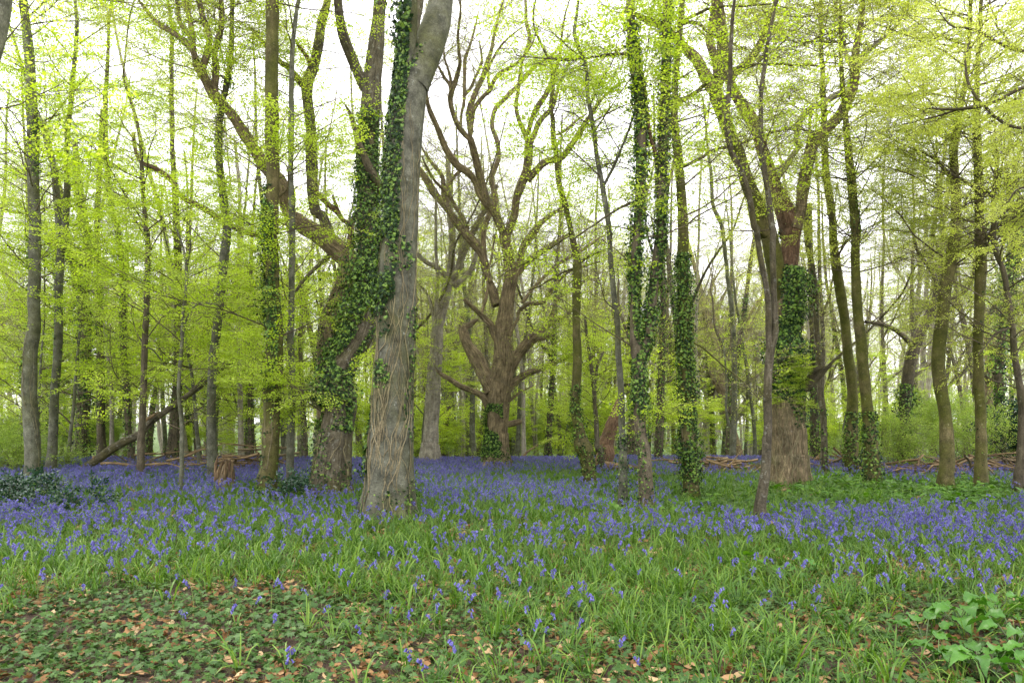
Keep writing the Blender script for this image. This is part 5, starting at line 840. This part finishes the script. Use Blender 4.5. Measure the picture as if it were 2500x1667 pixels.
for items, D, de, lb in ((['L4', (565, 345, 16), (640, 345, 17), (700, 352, 17), (760, 360, 15), (850, 350, 13), (930, 345, 12), (1000, 365, 10), (1150, 385, 7)], 19.8, -0.5, 'long brown fallen branch lying low across the far edge of the left bluebells'),
                     (['L4', (930, 330, 14), (1000, 315, 14), (1060, 300, 13), (1110, 275, 11), (1160, 262, 8), (1240, 235, 5)], 19.5, 0.4, 'fallen branch rising to the right behind the pale sapling'),
                     (['L4', (810, 380, 9), (870, 360, 9), (930, 350, 8)], 19.0, 0.2, 'short dark stick lying under the long fallen branch on the left'),
                     (['L4', (700, 465, 5), (760, 510, 7), (800, 545, 7), (840, 575, 4)], 13.6, -0.7, 'thin brown stick slanting through the left bluebells')):
    stick_obj('fallen_branch', items, D, DEADW, lb, 'branch', de, knobs(75, 0.1), sides=8)
for items, D, de, lb in ((['R3', (730, 545, 12), (790, 548, 18), (860, 542, 20), (930, 538, 15), (985, 535, 8)], 15.0, 0.2, 'pale dead branch lying flat behind the thin wavy stem'),
                     (['R3', (860, 535, 22), (900, 510, 22), (940, 495, 18), (975, 485, 10)], 15.0, 0.5, 'pale dead branch angling up right beside the massive oak'),
                     (['R3', (90, 425, 22), (150, 412, 20), (240, 402, 18), (300, 395, 14), (355, 388, 8)], 19.5, 0.4, 'pale fallen bough on the bluebells behind the twin stems'),
                     (['R3', (210, 415, 14), (280, 410, 15), (350, 402, 12), (400, 408, 6)], 19.2, 0.2, 'second pale fallen bough crossing right of the twin stems'),
                     (['g2', (1640, 175, 36), (1760, 195, 46), (1850, 205, 44), (1960, 212, 30)], 21.0, 0.3, 'stripped orange log lying behind the slim grey beech'),
                     (['R2', (145, 525, 10), (175, 515, 16), (200, 525, 16), (230, 545, 10)], 14.4, 0.1, 'small curved bit of dead wood in the green right of the massive oak'),
                     (['R2', (715, 545, 14), (760, 540, 24), (800, 548, 26), (835, 565, 14)], 13.8, 0.1, 'broken brown piece of wood in the green before the orange beech'),
                     (['R2', (480, 585, 12), (520, 592, 13), (580, 598, 9), (690, 612, 5)], 13.0, 0.1, 'thin pale stick in the green middle ground on the right'),
                     (['g2', (840, 188, 10), (880, 165, 12), (915, 142, 8)], 25.5, 0.3, 'slanting broken pole left of the central oak'),
                     (['g2', (1190, 215, 12), (1250, 120, 12), (1330, 65, 6)], 25.5, 0.8, 'bent pale fallen branch right of the central oak'),
                     (['g2', (1230, 165, 18), (1270, 200, 22), (1310, 215, 14)], 25.0, 0.2, 'arched root like dead branch right of the central oak')):
    stick_obj('fallen_branch', items, D, DEADW, lb, 'branch', de, knobs(76, 0.14), sides=9)
# thin leafless sapling stems in the front grass
for u, v, h, lb in ((1120 / 2.583 - 5, 1060 + 760 / 2.583, 0.55, 'thin bare seedling stalk standing in the left grass'), (1650 + 770 / 2.583, 1060 + 1530 / 2.583, 0.26, 'short dark red twig upright in the front right grass')):
    x, y = ground_at(u, v); g = float(gz(x, y)); T = Tubes(); T.add(smooth_path(np.array([[0, 0, 0, .005], [.01, 0, h * .4, .004], [.03 if h > .4 else .10, .01, h, .002]]), .03)[:, :3], np.linspace(.006, .002, len(smooth_path(np.array([[0, 0, 0, .005], [.01, 0, h * .4, .004], [.03 if h > .4 else .10, .01, h, .002]]), .03))), 5)
    o = T.obj('twig', BARK['dark' if h > .4 else 'red']); o.location = (x, y, g); tag(o, lb, 'twig')
# torn stump
sx_, sy_ = ground_at(1420 / 2.583, 1060 + 365 / 2.583); st = empty('tree_stump', (sx_, sy_, float(gz(sx_, sy_))), 'short torn stump with splintered orange wood in the left bluebells', 'stump')
T = Tubes(); T.add(np.array([[0, 0, -0.1], [0.0, 0, 0.15], [0.02, 0, 0.35], [0.04, 0, 0.55], [0.07, 0, 0.66]]), np.array([0.235, 0.215, 0.17, 0.12, 0.04]), 20); T.obj('stump_base', BARK['oak'], st, lambda bk, RR, ang, z: 0.12 * vnoise(bk * [9, 9, 2], 5))
rng = np.random.default_rng(8)
for i in range(34):
    a = rng.uniform(0, 6.28); r0 = rng.uniform(0.11, 0.23); h0 = rng.uniform(0.1, 0.45); h1 = h0 + rng.uniform(0.25, 0.5); T = Tubes()
    T.add(np.array([[r0 * math.cos(a), r0 * math.sin(a), h0], [r0 * .95 * math.cos(a), r0 * .95 * math.sin(a), (h0 + h1) / 2], [0.03 + (r0 * 0.75) * math.cos(a) + rng.normal(0, .02), r0 * 0.75 * math.sin(a), h1]]), np.array([0.02, 0.022, 0.003]), 5); T.obj('splinter', DEADW if i % 3 else BARK['red'], st)
# brushwood heaps: every stick a part sharing a few meshes
SM = []
for i in range(8):
    r2 = np.random.default_rng(i + 50); T = Tubes(); n = 8; P = np.column_stack([np.linspace(-1, 1, n), np.cumsum(r2.normal(0, 0.07, n)), np.cumsum(r2.normal(0, 0.03, n))]); T.add(P, np.linspace(0.035, 0.012, n), 6)
    for _ in range(2): j = r2.integers(2, 6); T.add(P[j] + np.array([[0, 0, 0], [0.2, 0.15 * r2.choice([-1, 1]), 0.05], [0.42, 0.22 * r2.choice([-1, 1]), 0.14]]), np.array([0.014, 0.01, 0.004]), 5)
    V, F, BK = T.arrays(); SM.append(raw_mesh('stick', V, F4=F, mats=(DEADW if i % 3 else BARK['oak'],), attrs={'bk': ('FLOAT_VECTOR', BK)}))
def heap(label, x0, x1, y, n, h, rng, L=(0.5, 1.2)):
    cx = (x0 + x1) / 2; r_ = empty('brushwood_pile', (cx, y, float(gz(cx, y))), label, 'brushwood')
    for i in range(n):
        o = bpy.data.objects.new('stick', SM[rng.integers(0, 8)]); o.location = (rng.uniform(x0, x1) - cx, rng.normal(0, 0.45), abs(rng.normal(0, h)) + 0.04); s_ = rng.uniform(*L)
        o.rotation_euler = (rng.uniform(-0.4, 0.4), rng.normal(0, 0.22), rng.normal(0, 0.5) + (math.pi if rng.random() < 0.5 else 0)); o.scale = (s_, s_, s_ * 1.0); link(o, r_)
rh = np.random.default_rng(31)
def hx(u, D): return (u - 1250) / FPX * D
heap('long low heap of brown brushwood between the ivy sleeve beech and massive oak', hx(1700, 20.5), hx(1870, 20.5), 20.6, 60, 0.11, rh)
heap('scatter of grey brushwood just right of the massive oak', hx(1975, 21.5), hx(2130, 21.5), 21.5, 34, 0.12, rh)
heap('brushwood heap of cut poles behind the orange barked beech', hx(2190, 19), hx(2380, 19), 19.0, 64, 0.10, rh)
heap('dark brushwood heap behind the straight beech near the right edge', hx(2400, 19.5), hx(2520, 19.5), 19.5, 50, 0.22, rh)
heap('loose brushwood tangle behind the torn stump', hx(520, 20), hx(640, 20), 20.5, 30, 0.3, rh); heap('low brushwood scatter at the far left behind the leaning log', hx(330, 23), hx(560, 23), 23.0, 40, 0.18, rh)
# holly bush, left
def bush(name, label, cat, x, y, w, h, n, key, rng, s=(0.8, 1.2), dp=0.8):
    root = empty(name, (x, y, float(gz(x, y))), label, cat); T = Tubes(); tips = []
    for i in range(14): a = rng.uniform(0, 6.28); grow(T, tips, rng, (rng.normal(0, w * 0.25), rng.normal(0, dp * .25), 0), (math.cos(a) * 0.7, math.sin(a) * 0.7, 0.9), h * rng.uniform(0.7, 1.1), 0.012, 1, 0.2, 0.03, 4)
    T.obj('stems', TWIG, root, kind='stuff'); P = np.column_stack([rng.normal(0, w / 2, n), rng.normal(0, dp / 2, n), rng.uniform(0.03, 1, n) ** 0.8 * h]); keep = (P[:, 0] / w) ** 2 + (P[:, 2] / h) ** 2 < 1.05; P = P[keep]; n = len(P)
    scatter('leaves', key, SP[key], P, np.stack([rng.normal(0, 0.4, n), rng.normal(-0.5, 0.5, n), rng.uniform(0, 6.28, n)], 1), rng.uniform(*s, n), rng, root); return root
hx1, hy1 = ground_at(25, 1245); bush('holly_bush', 'low dark holly bush at the left edge among the bluebells', 'bush', hx1, hy1, 0.85, 0.34, 110, 'holly', rh)
hx2, hy2 = ground_at(130, 1262); bush('holly_bush', 'small dark holly seedling beside the left holly bush', 'bush', hx2 + 0.4, hy2, 0.4, 0.25, 28, 'holly', rh, dp=0.4)
hx3, hy3 = ground_at(720, 1225); bush('holly_bush', 'tiny dark evergreen seedling between the slim stem and the leaning oak', 'bush', hx3, hy3, 0.35, 0.3, 40, 'holly', rh, dp=0.3)
bush('elder_bush', 'bright green low bush at the far left behind the holly', 'bush', hx(40, 20), 20, 1.8, 0.9, 300, 'shrub', rh)
bush('elder_bush', 'bright green bush around the ivy black foot of the leaning dark tree', 'bush', hx(2195, 20.5), 20.6, 0.7, 1.5, 150, 'shrub', rh)
bush('elder_bush', 'loose green bush left of the orange barked beech', 'bush', hx(2290, 21.5), 21.5, 0.8, 1.5, 80, 'shrub', rh); bush('elder_bush', 'tall green bush between the orange barked and the straight beech', 'bush', hx(2390, 21), 21, 1.0, 1.8, 120, 'shrub', rh)
bush('yew_bush', 'dark evergreen bush by the right edge behind the crooked beech', 'bush', hx(2480, 22), 22, 1.0, 1.7, 240, 'holly', rh, (1.2, 1.8)); bush('elder_bush', 'light green bush half hidden behind the right leaning mossy pair', 'bush', hx(2080, 23), 23, 1.0, 1.0, 70, 'shrub', rh)
print('wood done')

# ------------------------------------------------------------------ ground flora
rg2 = np.random.default_rng(42)
def uv_of(x, y): return 1250 + FPX * x / y, HOR + FPX * (EYE - gz(x, y)) / y
def blob(U, V, c): return sum(s_ * np.exp(-((U - u) / ru) ** 2 - ((V - v) / rv) ** 2) for u, v, ru, rv, s_ in c)
_AL = np.array([a for a in ALL if a[1] < 19])
def foot_clear(x, y, w=0.42, f=1.1):
    k = np.ones(len(x))
    for a, b in _AL:
        k *= np.where((np.abs(x - a * y / b) < w) & (y < b + 0.2) & (y > b - f), 0.22, 1)
    return k
def bell_density(x, y):
    U, V = uv_of(x, y); V = V + 22 * n2(x, y, 0.7, 50); L = np.interp(V, [1120, 1135, 1160, 1200, 1250, 1300, 1340, 1400, 1460, 1520, 1600, 1700], [.82, .82, .74, .66, .58, .56, .56, .54, .42, .24, .12, .06])
    L = L + blob(U, V, [(2150, 1335, 420, 50, .55), (1300, 1235, 500, 30, .3), (600, 1175, 500, 30, .4), (100, 1300, 260, 45, .45), (1120, 1380, 260, 30, .12), (1900, 1440, 180, 30, .16), (2330, 1440, 160, 40, .16), (60, 1520, 60, 40, .14), (1300, 1330, 300, 30, .15)])
    L = L - blob(U, V, [(1320, 1188, 320, 15, .8), (1700, 1190, 200, 16, .45), (1800, 1245, 330, 26, .85), (2250, 1225, 330, 30, .95), (2000, 1200, 180, 22, .5), (700, 1245, 160, 18, .35), (350, 1250, 200, 15, .2), (500, 1350, 400, 25, .2), (1700, 1370, 300, 25, .22), (320, 1600, 500, 120, .10), (2300, 1600, 250, 70, .2), (2100, 1195, 60, 20, .3)])
    nz = 0.5 + 1.05 * n2(x, y, 0.8, 3) + 0.5 * n2(x, y, 2.6, 4); return np.clip(L * np.clip(nz + 0.3 * (L > .72), 0.04, 1.4), 0, 1) * foot_clear(x, y)
def sample(dens, fn, y0, y1, rng):
    A = 0.78 * (y1 * y1 - y0 * y0) * 1.08; n = int(A * dens); y = np.sqrt(rng.uniform(y0 * y0, y1 * y1, n)); x = y * rng.uniform(-0.80, 0.80, n); k = rng.random(n) < fn(x, y); return x[k], y[k]
def near_trunk(x, y, rad=0.0):
    return np.zeros(len(x), bool)
# bluebells
bx, by = sample(84, bell_density, 3.7, 27.5, rg2); o_ = np.argsort(np.hypot(bx, by)); bx, by = bx[o_], by[o_]
vis = np.abs(bx / by) < 0.76; near = np.where(vis & (by > 4.0))[0][:300]
PBL = []
for i in range(6):
    s_, bl = bluebell(np.random.default_rng(700 + i), parts=True); PBL.append((s_.mesh('stem', (M_STEM,)), [b_.mesh('bell', (M_BELL,)) for b_ in bl]))
for i in near:
    x, y = bx[i], by[i]; o = empty('bluebell', (x, y, float(gz(x, y))), 'single nodding violet blue bluebell in the front grass and ivy', 'bluebell', 'bluebells standing singly in the foreground', rg2.uniform(0, 6.28)); s_ = rg2.uniform(0.65, 1.05); o.scale = (s_,) * 3
    me, bl = PBL[rg2.integers(0, 6)]; st_ = link(bpy.data.objects.new('stem', me), o)
    for b_ in bl: link(bpy.data.objects.new('bell', b_), o)
m = np.ones(len(bx), bool); m[near] = False; bx, by = bx[m], by[m]; n = len(bx)
tag(scatter('bluebells', 'blue', BLUE, np.stack([bx, by, gz(bx, by)], 1), np.stack([rg2.normal(0, .12, n), rg2.normal(0, .12, n), rg2.uniform(0, 6.28, n)], 1), rg2.uniform(0.7, 1.2, n), rg2), 'dense drift of violet blue bluebells covering the woodland floor', 'bluebells'); print('bluebells', n)
# strap leaves
def grass_density(x, y):
    U, V = uv_of(x, y); V = V + 30 * n2(x, y, 0.8, 60); L = np.interp(V, [1120, 1200, 1300, 1400, 1440, 1480, 1540, 1700], [.6, .8, 1, 1, .85, .62, .5, .42])
    L = L - blob(U, V, [(300, 1600, 560, 150, .9), (650, 1480, 400, 35, .45), (1800, 1245, 300, 24, .5), (2250, 1220, 300, 25, .3), (1600, 1640, 400, 40, .0), (2350, 1600, 220, 80, .5), (2050, 1480, 500, 50, .25)]) + blob(U, V, [(1350, 1480, 350, 60, .3), (1250, 1190, 400, 18, .3), (1050, 1600, 60, 50, .25), (1750, 1590, 260, 60, .25), (200, 1400, 300, 30, .3)])
    return np.clip(L * (0.7 + 0.6 * n2(x, y, 1.7, 8)), 0.012, 1) * foot_clear(x, y, 0.35, 0.7)
gx, gy = sample(105, grass_density, 3.6, 11.5, rg2); n = len(gx)
tag(scatter('bluebell_leaves', 'tuftn', TUFTN + TUFT[:3], np.stack([gx, gy, gz(gx, gy)], 1), np.stack([rg2.normal(0, .12, n), rg2.normal(0, .12, n), rg2.uniform(0, 6.28, n)], 1), rg2.uniform(0.6, 1.05, n), rg2), 'glossy green strap leaves arching over the front of the wood floor', 'leaves'); print('grass', n)
gx, gy = sample(42, grass_density, 11.5, 27, rg2); n = len(gx)
tag(scatter('bluebell_leaves', 'tuft', TUFT, np.stack([gx, gy, gz(gx, gy)], 1), np.stack([rg2.normal(0, .12, n), rg2.normal(0, .12, n), rg2.uniform(0, 6.28, n)], 1), rg2.uniform(0.75, 1.15, n), rg2), 'green strap leaves filling the ground under the farther bluebells', 'leaves'); print('grass far', n)
# ivy on the floor
def ivy_density(x, y):
    U, V = uv_of(x, y); L = np.interp(V, [1400, 1440, 1480, 1560, 1700], [0, .15, .5, .62, .6]) + blob(U, V, [(320, 1560, 560, 110, .4), (700, 1480, 350, 35, .35), (2000, 1480, 420, 60, .35), (1800, 1430, 300, 30, .3), (1850, 1245, 330, 28, .75), (2300, 1225, 330, 26, .6), (2050, 1205, 200, 20, .4), (1520, 1192, 160, 12, .5)])
    return np.clip(L * (0.85 + 0.6 * n2(x, y, 2.2, 12)), 0, 1)
ix, iy = sample(760, ivy_density, 3.6, 8.6, rg2); o_ = np.argsort(iy); ix, iy = ix[o_], iy[o_]; n = len(ix); zz = gz(ix, iy) + rg2.uniform(0.015, 0.085, n) + 0.03 * n2(ix, iy, 5, 3)
rot = np.stack([rg2.normal(0.0, .38, n), rg2.normal(0.12, .32, n), rg2.uniform(0, 6.28, n)], 1); S = rg2.uniform(0.045, 0.105, n); typ = rg2.integers(0, 5, n)
vis = np.where((np.abs(ix / iy) < 0.74) & (iy > 4.2))[0][:300]
for i in vis:
    o = bpy.data.objects.new('ivy_leaf', IVYG[typ[i]].data); o.location = (ix[i], iy[i], zz[i]); o.rotation_euler = rot[i]; o.scale = (S[i],) * 3; link(o, ground)
m = np.ones(n, bool); m[vis] = False
tag(scatter('ground_ivy', 'ivyg', IVYG, np.stack([ix, iy, zz], 1)[m], rot[m], S[m], rg2, idx=typ[m]), 'carpet of dark green ivy leaves creeping over the front of the floor', 'ivy'); print('ivy', n)
jx, jy = sample(90, ivy_density, 10.5, 20, rg2); n = len(jx)
tag(scatter('ground_ivy', 'ivyg', IVYG, np.stack([jx, jy, gz(jx, jy) + rg2.uniform(.03, .2, n)], 1), np.stack([rg2.normal(0, .4, n), rg2.normal(.1, .4, n), rg2.uniform(0, 6.28, n)], 1), rg2.uniform(0.07, 0.13, n), rg2), 'low green ground cover in the clearing before the massive oak', 'ground cover')
# dead leaves
lx, ly = sample(210, lambda x, y: np.clip(1 - 0.08 * (y - 6), .15, 1) * np.clip(0.75 + 0.7 * n2(x, y, 1.4, 33), .1, 1), 3.6, 12, rg2); o_ = np.argsort(ly); lx, ly = lx[o_], ly[o_]; n = len(lx); zz = gz(lx, ly) + rg2.uniform(0.004, 0.03, n) + 0.012
rot = np.stack([rg2.normal(0, .35, n), rg2.normal(0, .35, n), rg2.uniform(0, 6.28, n)], 1); S = rg2.uniform(0.04, 0.10, n); typ = rg2.integers(0, 8, n)
vis = np.where((np.abs(lx / ly) < 0.74) & (ly > 4.2))[0][:300]
for i in vis:
    o = bpy.data.objects.new('dead_leaf', DEAD[typ[i]].data); o.location = (lx[i], ly[i], zz[i]); o.rotation_euler = rot[i]; o.scale = (S[i],) * 3; link(o, ground)
m = np.ones(n, bool); m[vis] = False
tag(scatter('leaf_litter', 'dead', DEAD, np.stack([lx, ly, zz], 1)[m], rot[m], S[m], rg2, idx=typ[m]), 'curled tan and orange dead leaves lying between the ivy', 'dead leaves'); print('litter', n)
# twigs lying in the litter
T = Tubes()
for i in range(160):
    x, y = rg2.uniform(-5, 5), rg2.uniform(4, 8); a = rg2.uniform(0, 3.14); L = rg2.uniform(0.06, 0.3); z = float(gz(x, y)) + 0.035
    T.add(np.array([[x, y, z], [x + math.cos(a) * L / 2, y + math.sin(a) * L / 2, z + rg2.uniform(0, .02)], [x + math.cos(a + .2) * L, y + math.sin(a + .2) * L, z]]), np.array([.004, .0035, .002]), 4)
tag(T.obj('twig_litter', TWIG, kind='stuff'), 'fine dead twigs lying in the leaf litter', 'twigs')
# low leafy green plants (dogs mercury) in the right clearing and scattered
def rosette(rng, n=9, L=(0.07, 0.12), w=0.55, h=0.14):
    b = Bits()
    for i in range(n):
        a = rng.uniform(0, 6.28); hh = rng.uniform(0.3, 1) * h; b.tube(np.array([[0, 0, 0], [math.cos(a) * .02, math.sin(a) * .02, hh * .6], [math.cos(a) * .04, math.sin(a) * .04, hh]]), [.003, .002, .002], 3, 0)
        put_leaf(b, np.array([math.cos(a) * .04, math.sin(a) * .04, hh]), (math.cos(a), math.sin(a), rng.uniform(-.2, .5)), (0, 0, 1), rng.uniform(*L), 1, rng.random(), False, w * 2)
    return b
ROS = [proto('leafy_plant', rosette(_r), (M_STEM, M_LOW)) for _ in range(4)]
def ros_density(x, y):
    U, V = uv_of(x, y); return np.clip(blob(U, V, [(2250, 1200, 260, 28, 1), (2420, 1225, 160, 26, .8), (2050, 1180, 120, 18, .6), (1900, 1400, 130, 30, .35), (60, 1140, 100, 22, 1), (1850, 1260, 300, 20, .3)]) + .0, 0, 1) * np.clip(.7 + .7 * n2(x, y, 1.5, 5), 0, 1)
qx, qy = sample(30, ros_density, 5, 26, rg2); n = len(qx)
tag(scatter('green_plants', 'ros', ROS, np.stack([qx, qy, gz(qx, qy)], 1), np.stack([rg2.normal(0, .15, n), rg2.normal(0, .15, n), rg2.uniform(0, 6.28, n)], 1), rg2.uniform(0.8, 1.6, n), rg2), 'low broad leaved green plants in the clearing on the right', 'plants')
# understorey greenery on the lower ground behind the crest
n = 450; y = rg2.uniform(28, 60, n); x = y * rg2.uniform(-0.85, 0.85, n)
tag(scatter('undergrowth', 'shrub', SP['shrub'], np.stack([x, y, gz(x, y) + rg2.uniform(0, .45, n)], 1), np.stack([rg2.normal(0, .5, n), rg2.normal(-.5, .4, n), rg2.uniform(0, 6.28, n)], 1), rg2.uniform(0.8, 1.6, n), rg2), 'low green undergrowth on the ground behind the bluebell rise', 'undergrowth')
# broad leaved plants at the lower right: each leaf a part
def broad_leaf_mesh(rng, L, W, kind):
    n = 9; s_ = np.linspace(0, 1, n); w = W * np.array([.30, .62, .92, 1, .94, .78, .55, .28, .02]) if kind else W * np.array([.5, .95, 1, .92, .8, .62, .42, .2, .02])
    V = []; bend = rng.uniform(0.25, 0.6)
    for i in range(n):
        z = 0.16 * L * math.sin(s_[i] * 2.4) - bend * L * s_[i] ** 2.2; wv = 0.012 * math.sin(i * 2.1 + rng.uniform(0, 1))
        V += [[s_[i] * L, w[i], z + 0.28 * w[i] + wv], [s_[i] * L, w[i] * .5, z + 0.10 * w[i]], [s_[i] * L, 0, z], [s_[i] * L, -w[i] * .5, z + 0.10 * w[i]], [s_[i] * L, -w[i], z + 0.28 * w[i] - wv]]
    F = [[5 * i + j, 5 * i + j + 1, 5 * i + j + 6, 5 * i + j + 5] for i in range(n - 1) for j in range(4)]
    if not kind:  # arrow lobes
        b0 = len(V); V += [[-0.22 * L, W * .55, -0.02], [-0.22 * L, -W * .55, -0.02]]; F3 = [[0, 1, b0], [4, b0 + 1, 3]]
    else: F3 = None
    return raw_mesh('leaf', V, F3, F, (M_ARUM,), attrs={'tone': ('FLOAT', np.full(len(V), rng.random()))})
def broad_plant(label, u, v, nl, L, W, rng, kind=0, H=0.16):
    x, y = ground_at(u, v); r_ = empty('broad_leaved_plant', (x, y, float(gz(x, y))), label, 'plant')
    for i in range(nl):
        a = i * 2.4 + rng.uniform(-.3, .3); h = H * rng.uniform(0.5, 1.3); o2 = np.array([math.cos(a), math.sin(a), 0]) * rng.uniform(0.04, 0.13) + [0, 0, h]; T = Tubes(); T.add(np.array([[0, 0, -0.01], o2 * .55 + [0, 0, .02], o2]), np.array([.005, .004, .003]), 5); T.obj('leaf_stalk', M_STEM, r_)
        l = L * rng.uniform(.6, 0.95); o = link(bpy.data.objects.new('leaf', broad_leaf_mesh(rng, l, W * rng.uniform(.7, .9), kind)), r_); o.location = o2; o.rotation_euler = (rng.normal(0, .25), rng.uniform(-.35, .15), a + rng.normal(0, .25))
ra = np.random.default_rng(66)
for u, v, nl, L, W, k, lb in ((2390, 1660, 11, .23, .062, 0, 'glossy arrow leaved plant at the bottom right corner, nearest of the group'), (2290, 1640, 8, .2, .055, 0, 'broad green leaved plant at the lower right, left of the corner plant'), (2480, 1600, 9, .2, .06, 1, 'leafy green plant touching the right edge near the bottom'),
                         (2340, 1545, 11, .2, .075, 1, 'bright green nettle like plant upper left of the right corner group'), (2440, 1530, 9, .18, .06, 1, 'bright green plant behind the others at the right corner'), (2260, 1575, 7, .16, .06, 0, 'small arrow leaved plant at the left of the right corner group'), (1960, 1420, 9, .11, .05, 1, 'low round leaved plant among bluebells right of centre'), (2420, 1667, 6, .2, .06, 0, 'pale leaved plant cut by the bottom edge at right')):
    broad_plant(lb, u, v, nl, L, W, ra, k, 0.19 if k else 0.15)
print('all done', len(sc.objects))
